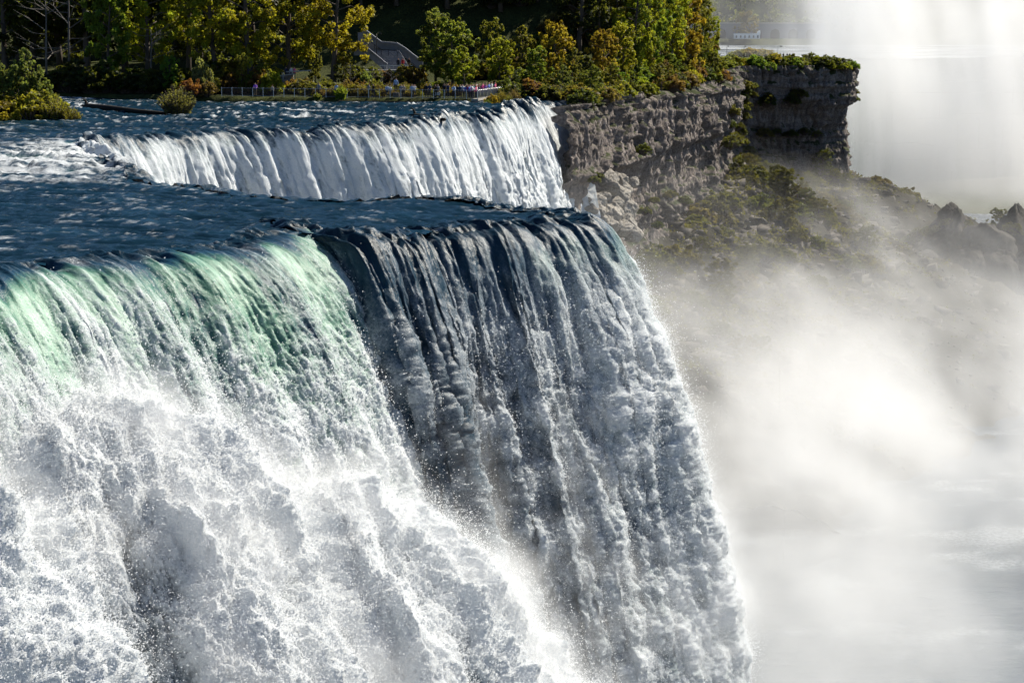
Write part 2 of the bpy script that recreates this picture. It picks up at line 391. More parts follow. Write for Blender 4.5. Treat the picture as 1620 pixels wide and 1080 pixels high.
# ------------------------------------------------------------------ falling water
FIELDS = {}
def curtain(pts, dirs, ds, v0, drop, up=1.3, rib=1.0, bil=1.0, seed=0.0, green=1.0, whiten=6.0, vs=1.0, speed=None, cap=(1.0, 1.0), dark=None, rs=1.0, soft=.42, speck=1.0, slope=0.0, band=0.0, lipk=1.0):
    s, P, D = resample(pts, dirs, ds)
    n = len(s); g = 9.81
    tt = np.linspace(0, math.sqrt(2 * drop / g), 900); cx = v0 * tt; cz = .5 * g * tt ** 2
    arc = np.concatenate([[0], np.cumsum(np.hypot(np.diff(cx), np.diff(cz)))])
    na = int(arc[-1] / (ds * vs)) + 1; aa = np.linspace(0, arc[-1], na); tq = np.interp(aa, arc, tt)
    nu = max(4, int(up / ds)); q = np.linspace(-up, 0, nu, endpoint=False)
    A = np.concatenate([q, aa]); T = np.concatenate([np.zeros(nu), tq])
    vv = v0 * (1 + .13 * perlin(s / 3.4, s * 0 + seed) + .07 * perlin(s / 1.3, s * 0 + seed + 5.5))
    if speed:
        cs = np.concatenate([[0], np.cumsum([math.hypot(q.x - p.x, q.y - p.y) for p, q in zip(pts, pts[1:])])]); vv = vv * np.interp(s, cs, speed)
    X = P[:, None, 0] + D[:, None, 0] * (vv[:, None] * T[None] + np.minimum(A, 0)[None])
    Y = P[:, None, 1] + D[:, None, 1] * (vv[:, None] * T[None] + np.minimum(A, 0)[None])
    Xr = P[:, None, 0] + D[:, None, 0] * np.minimum(A, 0)[None]; Yr = P[:, None, 1] + D[:, None, 1] * np.minimum(A, 0)[None]
    push = slope * .5 * g * T[None] ** 2
    X = X + D[:, None, 0] * push; Y = Y + D[:, None, 1] * push
    lip = lipk * (.55 * perlin(s / 2.8, s * 0 + seed + 70) + .3 * perlin(s / .9, s * 0 + seed + 71) + .15 * perlin(s / .4, s * 0 + seed + 72))
    X = X + D[:, None, 0] * lip[:, None]; Y = Y + D[:, None, 1] * lip[:, None]
    h, rf, ra = waves(Xr, Yr)
    k_up = np.exp(-np.maximum(A, 0) / 2.0)[None]
    h = h * (1 + .9 * lipk * np.exp(-(A[None] / 2.5) ** 2)) - .22 * lipk * ss(-1.2, .6, A)[None] * k_up
    Z = river_z(Xr, Yr) + h * k_up - .5 * g * T[None] ** 2 + .015
    V = np.stack([X, Y, Z], -1)
    du = np.gradient(V, axis=0); dv = np.gradient(V, axis=1); N = np.cross(dv, du); N /= np.linalg.norm(N, axis=-1)[..., None] + 1e-9
    SS = np.broadcast_to(s[:, None], X.shape); AA = np.broadcast_to(A[None], X.shape)
    # wobble the noise coordinates so that ribs are not straight
    sw = SS + .5 * perlin(SS / 3, AA / 6, seed + 9) + .16 * perlin(SS / 1.1, AA / 2.0, seed + 19)
    w = ss(-.3, 7, AA); w2 = ss(1.5, 13, AA)
    AS = AA + 1.7 * perlin(SS / 4.2, AA * 0 + seed + 60) + .8 * perlin(SS / 1.3, AA * 0 + seed + 61)
    r1 = perlin(sw / (2.6 * rs), AA / 17, seed); r2 = perlin(sw / (1.0 * rs), AA / 8, seed + 1); r3 = perlin(sw / .42, AA / 2.6, seed + 2); r4 = perlin(sw / .19, AA / .9, seed + 4); r5 = perlin(SS / .11, AA / .3, seed + 14)
    ribs = .66 * r1 + .30 * r2 + .10 * r3 + .035 * r4
    W3 = V + N * (rib * (.10 + .9 * w) * ribs)[..., None]; wx, wy, wz = W3[..., 0], W3[..., 1], W3[..., 2]   # lumps follow real space, not the stretched sheet
    b1 = np.abs(perlin(sw / (1.9 * rs), AA / 3.4, seed + 30)); b2 = np.abs(perlin(wx / .95 + seed, wy / .95, wz / 1.25)); b3 = np.abs(perlin(wx / .46 + seed, wy / .46, wz / .58)); b4 = np.abs(perlin(wx / .23 + seed, wy / .23, wz / .27)); b5 = perlin(wx / .13 + seed, wy / .13, wz / .14)
    bill = .85 * b1 + .50 * b2 + .34 * b3 + .22 * b4 + .10 * b5
    disp = rib * (.10 + .9 * w) * ribs + bil * w2 * bill
    V = V + N * (disp + (.03 + .05 * w) * r4 + .025 * r5)[..., None]
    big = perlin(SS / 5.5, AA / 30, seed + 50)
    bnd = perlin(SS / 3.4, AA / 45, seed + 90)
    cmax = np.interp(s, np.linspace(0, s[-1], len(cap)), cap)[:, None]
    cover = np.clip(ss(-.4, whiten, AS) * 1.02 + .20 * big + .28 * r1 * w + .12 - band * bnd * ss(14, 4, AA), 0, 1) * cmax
    tex = .5 + .30 * r2 + .30 * r3 + speck * (.34 * r4 + .26 * r5) + w2 * (.55 * (b1 - .22) + .5 * (b2 - .22) + .4 * (b3 - .22) - .25 * r4)  # foam gathers on the lumps; creases stay darker, adding to their shade
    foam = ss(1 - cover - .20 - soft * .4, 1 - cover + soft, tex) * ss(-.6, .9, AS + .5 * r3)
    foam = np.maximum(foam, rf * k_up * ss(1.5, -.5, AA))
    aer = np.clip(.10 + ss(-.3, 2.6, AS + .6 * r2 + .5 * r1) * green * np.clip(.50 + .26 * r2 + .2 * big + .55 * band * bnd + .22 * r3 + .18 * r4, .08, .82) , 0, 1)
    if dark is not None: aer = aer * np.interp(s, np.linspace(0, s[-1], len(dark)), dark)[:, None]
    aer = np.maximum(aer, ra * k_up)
    return V, N, foam, aer, SS, AA
def sheet_obj(name, data, mat, parent):
    V, N, foam, aer, SS, AA = data
    Fq = grid_faces(V.shape[0], V.shape[1])
    return link(name, mesh_arrays(name, V.reshape(-1, 3), Fq, {'foam': foam, 'aer': aer}), mat, parent)

near_fall = tag(empty('waterfall', tuple(B_P[6])), 'huge near waterfall, green at its lip, thundering down across the foreground', 'waterfall')
mid_p = Vector(near_fall.location)
def under(o, root):
    o.parent = root; o.matrix_parent_inverse = Matrix.Translation(-Vector(root.location)); return o
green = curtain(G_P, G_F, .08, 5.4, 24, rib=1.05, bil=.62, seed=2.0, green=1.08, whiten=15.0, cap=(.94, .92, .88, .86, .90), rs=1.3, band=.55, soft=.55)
blue = curtain(B_P[:17], B_F[:17], .08, 2.8, 30, slope=.13, lipk=1.7, up=2.4, speed=B_V[:17], rib=2.1, bil=.72, rs=1.45, soft=.8, speck=.5, seed=40.0, green=.62, whiten=8.0, cap=(.18, .22, .30, .42, .60, .86, 1.0, 1.0, .95, .9), dark=(.45, .45, .45, .5, .6, .8, 1, 1, 1, 1))  # foam and water tone lowered on the left, deepening its shade in colour
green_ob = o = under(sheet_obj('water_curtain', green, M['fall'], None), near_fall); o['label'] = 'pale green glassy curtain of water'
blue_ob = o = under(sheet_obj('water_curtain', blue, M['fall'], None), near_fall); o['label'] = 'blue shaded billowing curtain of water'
far_lip = curtain(B_P[15:], B_F[15:], .25, 3.5, 16, rib=.4, bil=.4, seed=60.0)
o = under(sheet_obj('water_curtain', far_lip, M['fall'], None), near_fall); o['label'] = 'hidden far side of the water tongue'
back_fall = tag(empty('waterfall', tuple(K_P[10])), 'white ribbed waterfall in the background below the railing', 'waterfall')
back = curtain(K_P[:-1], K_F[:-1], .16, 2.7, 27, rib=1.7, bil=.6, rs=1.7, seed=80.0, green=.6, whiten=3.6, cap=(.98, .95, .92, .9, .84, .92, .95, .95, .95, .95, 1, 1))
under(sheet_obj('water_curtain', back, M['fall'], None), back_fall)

# cascade bouncing over the rocks at the foot of the near fall
L_PX = [(-260, 540, 84), (-120, 575, 88), (10, 606, 92), (120, 604, 93), (230, 628, 94), (320, 668, 95), (400, 715, 96.5), (470, 770, 98), (540, 742, 99.5), (610, 765, 101), (740, 868, 103), (830, 965, 104), (900, 1065, 104.5), (965, 1190, 105)]
def cascade():
    pts = [at(*p) for p in L_PX]; P3 = np.array([tuple(p) for p in pts])
    seg = np.linalg.norm(np.diff(P3, axis=0), axis=1); cs = np.concatenate([[0], np.cumsum(seg)]); ds = .085
    s = np.linspace(0, cs[-1], int(cs[-1] / ds)); Pb = np.stack([np.interp(s, cs, P3[:, k]) for k in range(3)], 1)
    k = 25; ker = np.hanning(k + 2)[1:-1]; ker /= ker.sum()
    Pb = np.stack([np.convolve(np.pad(Pb[:, j], k // 2, mode='edge'), ker, 'valid') for j in range(3)], 1)
    a = np.arange(-2.2, 19, ds * 1.15)
    dirv = np.array([.48, -.70, -.56]); dirv /= np.linalg.norm(dirv)
    drop = np.maximum(a, 0)
    V = Pb[:, None] + dirv[None, None] * drop[None, :, None]
    V[..., 1] += np.maximum(-a, 0)[None] * 1.0; V[..., 2] -= np.maximum(-a, 0)[None] * .55
    V[..., 2] -= .012 * drop[None] ** 2
    du = np.gradient(V, axis=0); dv = np.gradient(V, axis=1); N = np.cross(dv, du); N /= np.linalg.norm(N, axis=-1)[..., None]
    SS = np.broadcast_to(s[:, None], V.shape[:2]); AA = np.broadcast_to(a[None], V.shape[:2])
    sw = SS + .9 * perlin(SS / 4, AA / 5, 3.0) + .3 * perlin(SS / 1.2, AA / 1.6, 8)
    r1 = perlin(sw / 3.6, AA / 10, 1.0); r2 = perlin(sw / 1.6, AA / 4.5, 2.0)
    b1 = np.abs(perlin(sw / 2.4, AA / 3.2, 4.0)); b2 = np.abs(perlin(sw / 1.1, AA / 1.5, 5.0)); b3 = np.abs(perlin(SS / .5, AA / .62, 6.0)); b4 = np.abs(perlin(SS / .24, AA / .28, 7.0)); b5 = perlin(SS / .13, AA / .14, 9.0)
    w = ss(-2.2, 2.5, AA)
    V = V + N * ((2.3 * r1 + .9 * r2 + 1.2 * b1 + .75 * b2 + .50 * b3 + .32 * b4 + .12 * b5) * (.35 + .65 * w) - .5)[..., None]
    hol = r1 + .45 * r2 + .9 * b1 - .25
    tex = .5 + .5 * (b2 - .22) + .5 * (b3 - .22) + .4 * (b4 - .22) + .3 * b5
    cover = np.clip(1.0 + .9 * hol, .50, 1.05)  # foam thinner in the hollows, which also colours them dark like shade
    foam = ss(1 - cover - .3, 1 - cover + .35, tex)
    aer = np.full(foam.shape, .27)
    return V, N, foam, aer, SS, AA
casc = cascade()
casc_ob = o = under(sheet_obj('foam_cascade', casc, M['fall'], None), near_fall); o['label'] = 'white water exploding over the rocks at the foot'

# droplets thrown off the water: a point cloud of little drops
def droplets(name, label, sets, mat):
    P, Rr = [], []
    for (data, count, wt, dist, r0, r1, vel) in sets:
        V, N = data[0].reshape(-1, 3), data[1].reshape(-1, 3)
        p = np.clip(wt(data).ravel(), 0, None); p = np.cumsum(p / p.sum())
        i = np.minimum(np.searchsorted(p, rng.random(count)), len(V) - 1); k = rng.exponential(1.0, count)[:, None] ** 1.4 * dist
        q = V[i] + N[i] * k + rng.normal(size=(count, 3)) * .05 + np.array(vel)[None] * k * rng.normal(.6, .5, count)[:, None]
        P.append(q); Rr.append(r0 * (r1 / r0) ** rng.random(count) ** 1.8)
    P = np.concatenate(P).astype(np.float32); Rr = np.concatenate(Rr).astype(np.float32)
    me = bpy.data.meshes.new(name); me.vertices.add(len(P)); me.vertices.foreach_set('co', P.ravel())
    a = me.attributes.new('r', 'FLOAT', 'POINT'); a.data.foreach_set('value', Rr); me.materials.append(mat)
    g = bpy.data.node_groups.new(name, 'GeometryNodeTree'); g.interface.new_socket('Geometry', in_out='INPUT', socket_type='NodeSocketGeometry'); g.interface.new_socket('Geometry', in_out='OUTPUT', socket_type='NodeSocketGeometry')
    gi = g.nodes.new('NodeGroupInput'); mp = g.nodes.new('GeometryNodeMeshToPoints'); na = g.nodes.new('GeometryNodeInputNamedAttribute'); na.data_type = 'FLOAT'; na.inputs[0].default_value = 'r'
    sm = g.nodes.new('GeometryNodeSetMaterial'); sm.inputs['Material'].default_value = mat; go = g.nodes.new('NodeGroupOutput')
    g.links.new(gi.outputs[0], mp.inputs['Mesh']); g.links.new(na.outputs[0], mp.inputs['Radius']); g.links.new(mp.outputs[0], sm.inputs[0]); g.links.new(sm.outputs[0], go.inputs[0])
    o = link(name, me); o.modifiers.new('drops', 'NODES').node_group = g
    return tag(o, label, 'spray', None, 'stuff')
droplets('spray', 'white droplets thrown off the near waterfall and its cascade', [
    (green, 170000, lambda d: (d[2] ** 1.5 + .04) * ss(-.5, 9, d[5]), .10, .012, .034, (.3, -.3, .2)),
    (blue, 200000, lambda d: (d[2] ** 2.2 + .02) * ss(0, 10, d[5]), .12, .011, .030, (.4, -.2, .2)),
    (blue, 60000, lambda d: (d[2] ** 2) * ss(2, 14, d[5]) * ss(.62, .8, np.broadcast_to((d[4] / d[4].max()), d[4].shape)), .45, .010, .024, (.5, .1, .3)),
    (casc, 330000, lambda d: d[2] ** 1.5 + .03, .20, .010, .029, (.5, -.2, .5))], M['drop'])

# ------------------------------------------------------------------ gorge: cliff, talus, pool
CLIFF = [(6.5, 258), (10, 268), (13, 284), (18, 303), (25, 325), (31, 350), (38, 378), (44, 412), (48, 450), (50.5, 476), (57, 483), (66, 486), (74, 489), (80, 494), (83, 510), (86, 560), (90, 640)]
def cliff_mesh():
    P = np.array(CLIFF, float); seg = np.linalg.norm(np.diff(P, axis=0), axis=1); cs = np.concatenate([[0], np.cumsum(seg)])
    s = np.concatenate([np.arange(0, 205, .34), np.arange(205, 270, .26), np.arange(270, cs[-1], 1.5)])
    B = np.stack([np.interp(s, cs, P[:, k]) for k in (0, 1)], 1)
    tn = np.gradient(B, axis=0); k = 15; ker = np.hanning(k + 2)[1:-1]; ker /= ker.sum()
    tn = np.stack([np.convolve(np.pad(tn[:, j], k // 2, mode='edge'), ker, 'valid') for j in (0, 1)], 1); tn /= np.linalg.norm(tn, axis=1)[:, None]
    nr = np.stack([tn[:, 1], -tn[:, 0]], 1)
    z = np.arange(1.2, -40, -.27)
    SS, ZZ = np.meshgrid(s, z, indexing='ij')
    # strata: ledges and undercuts; joints: vertical blocks
    lay = .9 * perlin(ZZ / 4.6 + .03 * SS, ZZ * 0 + 2.2) + .5 * perlin(ZZ / 1.5 + .02 * SS, ZZ * 0 + 7.7)
    def blocks(su, zu, sd):
        row = np.floor(ZZ / zu + .35 * perlin(SS / 18, ZZ * 0 + sd)); off = (row * .618) % 1.0
        col = np.floor(SS / su + off + .35 * perlin(SS / 6, ZZ / 6, sd))
        hsh = np.sin(row * 127.1 + col * 311.7 + sd * 17.3) * 43758.5453; return hsh - np.floor(hsh)
    zb = ZZ + .5 * perlin(SS / 30, ZZ * 0 + 1.5) + .02 * SS
    bed = np.floor(zb / 1.15 + .45 * np.sin(np.floor(zb / 3.1) * 7.7)); hb = np.sin(bed * 91.7) * 43758.5453; hb = hb - np.floor(hb)
    D = .6 * lay + .8 * (hb - .5) + 1.7 * (blocks(8.5, 6.5, 1.0) - .5) + .5 * (blocks(3.4, 1.3, 2.0) - .5) + .5 * (blocks(1.3, 3.6, 3.0) - .5) + .3 * (blocks(.7, 1.1, 4.0) - .5) - .8 * ss(.86, .98, 1 - np.abs(perlin(SS / 1.8, ZZ / 9.0, 16.0)))
    D += .7 * perlin(SS / 16, ZZ / 14, 5.0) + .1 * perlin(SS / .7, ZZ / .6, 8) - 1.1 * ss(.90, 1.0, 1 - np.abs(perlin(SS / 4.5, ZZ / 14.0, 6.0)))
    cap = ss(-9.5, -8, ZZ); D += 1.3 * cap                                   # hard cap rock over a softer recess
    D += 1.6 * ss(-18, -30, ZZ) - .8 * np.exp(-((ZZ + 13) / 3.5) ** 2)
    D += -2.2 * np.exp(-((SS - 181) / 7) ** 2)                                 # fissure between lit and shaded walls
    D -= 1.5 * ss(-.2, 1.2, ZZ)
    X = B[:, None, 0] + nr[:, None, 0] * D; Y = B[:, None, 1] + nr[:, None, 1] * D
    V = np.stack([X, Y, ZZ - .012 * np.maximum(0, SS - 10) * 0], -1)
    return mesh_arrays('cliff', V.reshape(-1, 3), grid_faces(len(s), len(z)), smooth=False)
tag(link('cliff', cliff_mesh(), M['cliff']), 'fractured dark limestone cliff of the island', None, None, 'structure')
CL = np.array(CLIFF, float)
def signed_cliff(P):
    d = dist_poly(P, CL); poly = np.concatenate([CL, [[-400, 640], [-400, 258]]]); return np.where(inside(P, poly), -d, d)
def talus_z(P):
    sd = signed_cliff(P); y = P[:, 1]
    foot = np.interp(y, [255, 290, 330, 400, 470, 495, 560], [-31, -25, -20, -18, -21, -25, -30])
    n = perlin(P[:, 0] / 14, P[:, 1] / 14, 3.0) * 2.6 + perlin(P[:, 0] / 5, P[:, 1] / 5, 4.0) * 1.3 + perlin(P[:, 0] / 1.8, P[:, 1] / 1.8, 5.0) * .9
    m = ss(-2, 6, sd)
    return foot - .46 * np.maximum(sd, 0) + n * (.25 + .75 * m) + np.where(sd < -1, -6, 0) + 1.8 * np.exp(-((P[:, 0] - 104) / 12) ** 2 - ((P[:, 1] - 478) / 25) ** 2)
xs = np.arange(2, 190, .8); ys = np.arange(236, 640, 1.0); X, Y = np.meshgrid(xs, ys, indexing='ij'); P = np.stack([X.ravel(), Y.ravel()], 1)
tz = talus_z(P); ok = ((tz > -49.5) & (signed_cliff(P) > -5)).reshape(X.shape); keep = ok[:-1, :-1] & ok[1:, 1:]
V, Fq, A = compact(np.stack([P[:, 0], P[:, 1], tz], 1), grid_faces(len(xs), len(ys), keep), {})
tag(link('talus_slope', mesh_arrays('talus_slope', V, Fq), M['talus']), 'scree and scrub slope below the cliff', None, None, 'structure')
# pool of the gorge
xs = np.arange(-30, 330, 1.5); ys = np.arange(60, 640, 1.5); X, Y = np.meshgrid(xs, ys, indexing='ij')
h = .25 * perlin(X / 7, Y / 5, 1.0) + .15 * perlin(X / 2.5, Y / 2.5, 2.0); fo = .25 * ss(.1, .6, perlin(X / 16, Y / 10, 6.0) + .4 * perlin(X / 4, Y / 3, 7.0))
tag(link('gorge_water', mesh_arrays('gorge_water', np.stack([X, Y, -48 + h], -1).reshape(-1, 3), grid_faces(len(xs), len(ys)), {'foam': fo, 'aer': .12 + 0 * fo}), M['farwater']), 'grey pool at the bottom of the gorge', None, None, 'structure')
# rock under the river, behind the curtains
def rock_core():
    line = [Vector((p.x, p.y, 0)) for p in G_P[:-1] + B_P + K_P]
    b = [(-150, 70), *[(p.x - 1.6, p.y + .6) for p in line], (-150, 290)]
    v = [(x, y, -2.2) for x, y in b] + [(x, y, -50) for x, y in b]; n = len(b)
    f = [[i, (i + 1) % n, n + (i + 1) % n, n + i] for i in range(n)]
    me = bpy.data.meshes.new('ledge'); me.from_pydata(v, [], f); me.update(); return me
tag(link('bedrock', rock_core(), M['rock']), 'dark bedrock behind the curtains of water', None, None, 'structure')

# ------------------------------------------------------------------ island ground
def bank_y(x): return np.interp(x, [-140, -60, -38, -4.6, -4.4, -.9, 0, 9], [292, 281, 275.5, 266.5, 266.5, 281, 276, 272])
def land_z(x, y):
    x = np.asarray(x, float); y = np.asarray(y, float); P = np.stack([x.ravel(), y.ravel()], 1)
    sd = signed_cliff(P).reshape(x.shape); inl = ss(0, 16, -sd)
    far = ss(400, 460, y)
    z = 1.8 + 1.2 * ss(280, 300, y) + 3.0 * ss(300, 340, y)
    z = z + 15 * ss(303, 350, y) * ss(-42, -26, x) * (1 - ss(30, 60, x))
    z = z + 16 * ss(335, 400, y) * (1 - ss(-42, -26, x))
    z = .7 + (z - .7) * inl
    z = z * (1 - far) + 0.0 * far
    z = z + .25 * perlin(x / 5, y / 5, 3.3) + .1 * perlin(x / 1.5, y / 1.5, 2.0)
    return z
xs = np.arange(-125, 99, .9); ys = np.concatenate([np.arange(262, 350, .6), np.arange(350, 700, 2.5)]); X, Y = np.meshgrid(xs, ys, indexing='ij')
by = bank_y(X); Z = land_z(X, Y); k = ss(-1.2, .6, Y - by); Z = Z * k + (1 - k) * (-1.2)
sd = signed_cliff(np.stack([X.ravel(), Y.ravel()], 1)).reshape(X.shape)
ok = (Y - by > -1.8) & (sd < .8); keep = ok[:-1, :-1] & ok[1:, 1:] & ok[1:, :-1] & ok[:-1, 1:]
V, Fq, A = compact(np.stack([X, Y, Z], -1).reshape(-1, 3), grid_faces(len(xs), len(ys), keep), {})
tag(link('island_ground', mesh_arrays('island_ground', V, Fq), M['soil']), 'grassy ground of the island rising to a dark hill', None, None, 'structure')
def gz(x, y): return float(land_z(np.array([x]), np.array([y]))[0])
def px_x(px, d): return at(px, 200, d).x

# ------------------------------------------------------------------ plants
def leaf_cloud(centres, radii, per, leaf, seed, flat=.0, up=0.0):
    r = np.random.default_rng(seed); n = len(centres); tot = n * per
    ci = np.repeat(np.arange(n), per)
    d = r.normal(size=(tot, 3)); d /= np.linalg.norm(d, axis=1)[:, None]
    rr = (r.random(tot) ** .45)[:, None]
    P = np.asarray(centres)[ci] + d * rr * np.asarray(radii)[ci][:, None] * np.array([1, 1, .8])
    nrm = d * .5 + r.normal(size=(tot, 3)) * .8; nrm[:, 2] += .35 + up; nrm /= np.linalg.norm(nrm, axis=1)[:, None]
    a = np.cross(nrm, r.normal(size=(tot, 3))); a /= np.linalg.norm(a, axis=1)[:, None]; b = np.cross(nrm, a)
    sz = leaf * (.55 + .9 * r.random(tot))[:, None]
    V = np.stack([P - a * sz, P + b * sz * .55 + nrm * sz * .18, P + a * sz, P - b * sz * .55 + nrm * sz * .18], 1).reshape(-1, 3)
    Fq = np.arange(tot * 4).reshape(-1, 4)
    cv = r.random(n) * .55
    v = np.repeat(cv[ci] + r.random(tot) * .45, 4)
    return V, Fq, v
def tree_proto(seed, H, Wd, base, nb, per, leaf, lean=0.0, column=False):
    """returns trunk mesh, crown mesh; H metres tall, crown Wd wide from height base*H up"""
    r = random.Random(seed); mb = MB(); cen, rad = [], []
    top = Vector((lean * H * .2, r.uniform(-.3, .3), H * .93)); tr = .022 * H
    spine = [Vector((top.x * t ** 1.5 + r.uniform(-.12, .12) * H * .06, top.y * t + r.uniform(-.1, .1) * H * .06, H * .93 * t)) for t in (0, .15, .35, .55, .75, .9, 1)]
    mb.tube(spine, [tr * 1.25, tr, tr * .82, tr * .62, tr * .4, tr * .22, tr * .08], 7)
    for i in range(nb):
        t = base + (1 - base) * ((i + r.random()) / nb); ang = i * 2.399 + r.uniform(-.5, .5)
        prof = math.sin(math.pi * min(1, max(.06, (t - base) / (1 - base) * .86 + .12))) ** .6
        if column: prof = .55 + .4 * (1 - t)
        L = Wd * .5 * prof * r.uniform(.55, 1.08); k = t * 6; i0 = min(int(k), 5)
        p0 = spine[i0].lerp(spine[i0 + 1], k - i0) if t < 1 else spine[-1]
        p0 = Vector((p0.x, p0.y, min(p0.z, H * .9) * .92)); tip = Vector((p0.x + math.cos(ang) * L, p0.y + math.sin(ang) * L, H * t + r.uniform(-.03, .05) * H))
        mid = p0.lerp(tip, .5) + Vector((0, 0, .03 * H))
        mb.tube([p0, mid, tip], [tr * .32, tr * .2, tr * .06], 4, False)
        for q, f in ((tip, 1.0), (mid, .8), (p0.lerp(tip, .78), .8), (p0.lerp(tip, .9), .9), (tip, .8), (p0.lerp(tip, .65), .8), (tip, .7)):
            j = Wd * .11; cen.append(tuple(q + Vector((r.uniform(-j, j), r.uniform(-j, j), r.uniform(-j, j))))); rad.append(Wd * r.uniform(.045, .095) * f)
    V, Fq, v = leaf_cloud(cen, rad, per, leaf, seed)
    return mb.mesh('trunk', True), mesh_arrays('crown', V, Fq, {'v': v}, smooth=False)
def shrub_proto(seed, H, Wd, nb, per, leaf):
    r = random.Random(seed); cen, rad = [], []; mb = MB()
    for i in range(nb):
        a = r.uniform(0, 6.28); q = r.random() ** .5; h = math.sqrt(max(0, 1 - q * q)) * r.uniform(.35, 1.0)
        c = Vector((math.cos(a) * q * Wd * .45, math.sin(a) * q * Wd * .45, .12 * H + h * H * .78)); cen.append(tuple(c)); rad.append(Wd * r.uniform(.05, .115))
        mb.tube([(c.x * .15, c.y * .15, -.15), (c.x * .6, c.y * .6, c.z * .6), tuple(c)], [.03 * H, .018 * H, .006 * H], 4, False)
    V, Fq, v = leaf_cloud(cen, rad, per, leaf, seed, up=.2)
    return mb.mesh('stem', True), mesh_arrays('foliage', V, Fq, {'v': v}, smooth=False)
def wand_proto(seed, H, Wd, n, leaf):
    """willow-like clump of upright wands with narrow leaves"""
    r = np.random.default_rng(seed); mb = MB(); cen, nr = [], []
    for i in range(n):
        a = r.random() * 6.28; q = r.random() ** .6; lean = q * .62; L = H * (1.0 - .40 * q) * r.uniform(.65, 1.08)
        b = Vector((math.cos(a) * q * Wd * .16, math.sin(a) * q * Wd * .16, -.1)); d = Vector((math.cos(a) * lean, math.sin(a) * lean, 1)).normalized()
        mb.tube([b, b + d * L * .5, b + d * L + Vector((math.cos(a), math.sin(a), 0)) * .08 * L], [.016 * H, .009 * H, .002 * H], 3, False)
        for k in range(16):
            t = .18 + .82 * k / 15; cen.append(tuple(b + d * L * t + Vector(r.normal(size=3)) * .05 * H * (1.1 - t)))
    cen = np.array(cen); V, Fq, v = leaf_cloud(cen, np.full(len(cen), .024 * H), 3, leaf, seed, up=-.3)
    return mb.mesh('stem', True), mesh_arrays('foliage', V, Fq, {'v': v}, smooth=False)
PROTO = {
    'tall0': ('t', tree_proto(1, 20, 12, .16, 26, 58, .25)), 'tall1': ('t', tree_proto(2, 20, 12, .22, 24, 58, .25, .5)), 'tall2': ('t', tree_proto(3, 20, 11, .14, 28, 58, .25, -.4)),
    'tall3': ('t', tree_proto(21, 20, 10, .26, 22, 62, .25, .3)),
    'mid0': ('t', tree_proto(4, 9, 6.5, .14, 22, 66, .17)), 'mid1': ('t', tree_proto(5, 9, 6, .10, 22, 66, .17, .4)), 'mid2': ('t', tree_proto(6, 9, 7, .12, 24, 66, .17)),
    'spire': ('t', tree_proto(7, 9, 4.2, .06, 22, 60, .17, 0, True)),
    'shrub0': ('s', shrub_proto(8, 2.2, 3.2, 80, 36, .12)), 'shrub1': ('s', shrub_proto(9, 2.2, 3.0, 74, 38, .12)), 'shrub2': ('s', shrub_proto(10, 2.4, 2.8, 70, 38, .11)),
    'wand': ('s', wand_proto(12, 2.6, 2.2, 190, .06)), 'weed': ('s', wand_proto(13, 1.3, 1.9, 130, .055)),
}
BASE_H = {'tall': 20, 'mid': 9, 'spire': 9, 'shrub': 2.2, 'wand': 2.6, 'weed': 1.3}
def plant(kind, loc, H, wk, col, label, cat, group=None, name=None, rz=None):
    typ, (m0, m1) = PROTO[kind]; k = H / BASE_H[kind.rstrip('0123456789')]
    nm = name or ('tree' if typ == 't' else 'shrub')
    r = empty(nm, loc, random.uniform(0, 6.28) if rz is None else rz); r.scale = (k * wk, k * wk, k)
    a = link('trunk' if typ == 't' else 'stem', m0, M['bark'], r)
    b = link('crown' if typ == 't' else 'foliage', m1, M['leaf'], r); b.color = (*col, 1)
    tag(r, label, cat, group); return r
def plant_px(kind, px, d, H, wk, col, label, cat, group=None, name=None, z=None, sink=.1):
    x = px_x(px, d); return plant(kind, (x, d, (gz(x, d) if z is None else z) - sink), H, wk, col, label, cat, group, name)
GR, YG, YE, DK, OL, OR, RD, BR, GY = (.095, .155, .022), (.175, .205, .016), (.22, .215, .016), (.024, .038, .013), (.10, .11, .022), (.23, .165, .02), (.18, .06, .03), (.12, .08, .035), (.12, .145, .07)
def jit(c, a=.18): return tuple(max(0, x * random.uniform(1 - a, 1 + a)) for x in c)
# lit trees at the front of the wood, left of the stairs
for kind, px, d, H, wk, c, lab in [
    ('mid1', 172, 288, 15, .75, GR, 'bright green tree catching sun in the dark wood'),
    ('tall0', 236, 293, 21, .85, YG, 'yellow green tree above the bare pale branches'),
    ('tall3', 300, 296, 23, .8, YG, 'slim yellowing tree left of the two tall trunks'),
    ('tall1', 342, 290, 22, .8, YG, 'tall tree with bare dark trunk in the sunlit wood'),
    ('tall2', 398, 289, 22, .9, YE, 'golden tree at the middle of the sunlit wood'),
    ('tall0', 458, 294, 19, 1.0, YG, 'broad yellow tree over the stone path wall'),
    ('tall1', 528, 292, 19, .95, YE, 'rounded golden tree beside the concrete stairs')]:
    plant_px(kind, px, d, H, wk, jit(c, .1), lab, 'tree', 'sunlit trees left of the stairs', 'broadleaf_tree')
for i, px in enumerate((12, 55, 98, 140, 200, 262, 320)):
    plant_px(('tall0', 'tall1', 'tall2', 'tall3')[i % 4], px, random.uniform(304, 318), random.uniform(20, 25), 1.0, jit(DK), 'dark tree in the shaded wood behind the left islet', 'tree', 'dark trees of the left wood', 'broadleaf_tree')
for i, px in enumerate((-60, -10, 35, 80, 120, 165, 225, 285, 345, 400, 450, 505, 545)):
    plant_px(('tall2', 'tall0', 'tall3', 'tall1')[i % 4], px, random.uniform(326, 350), random.uniform(22, 27), 1.1, jit(DK), 'dark tree deep in the wood, seen between nearer trunks', 'tree', 'back row of the left wood', 'broadleaf_tree')
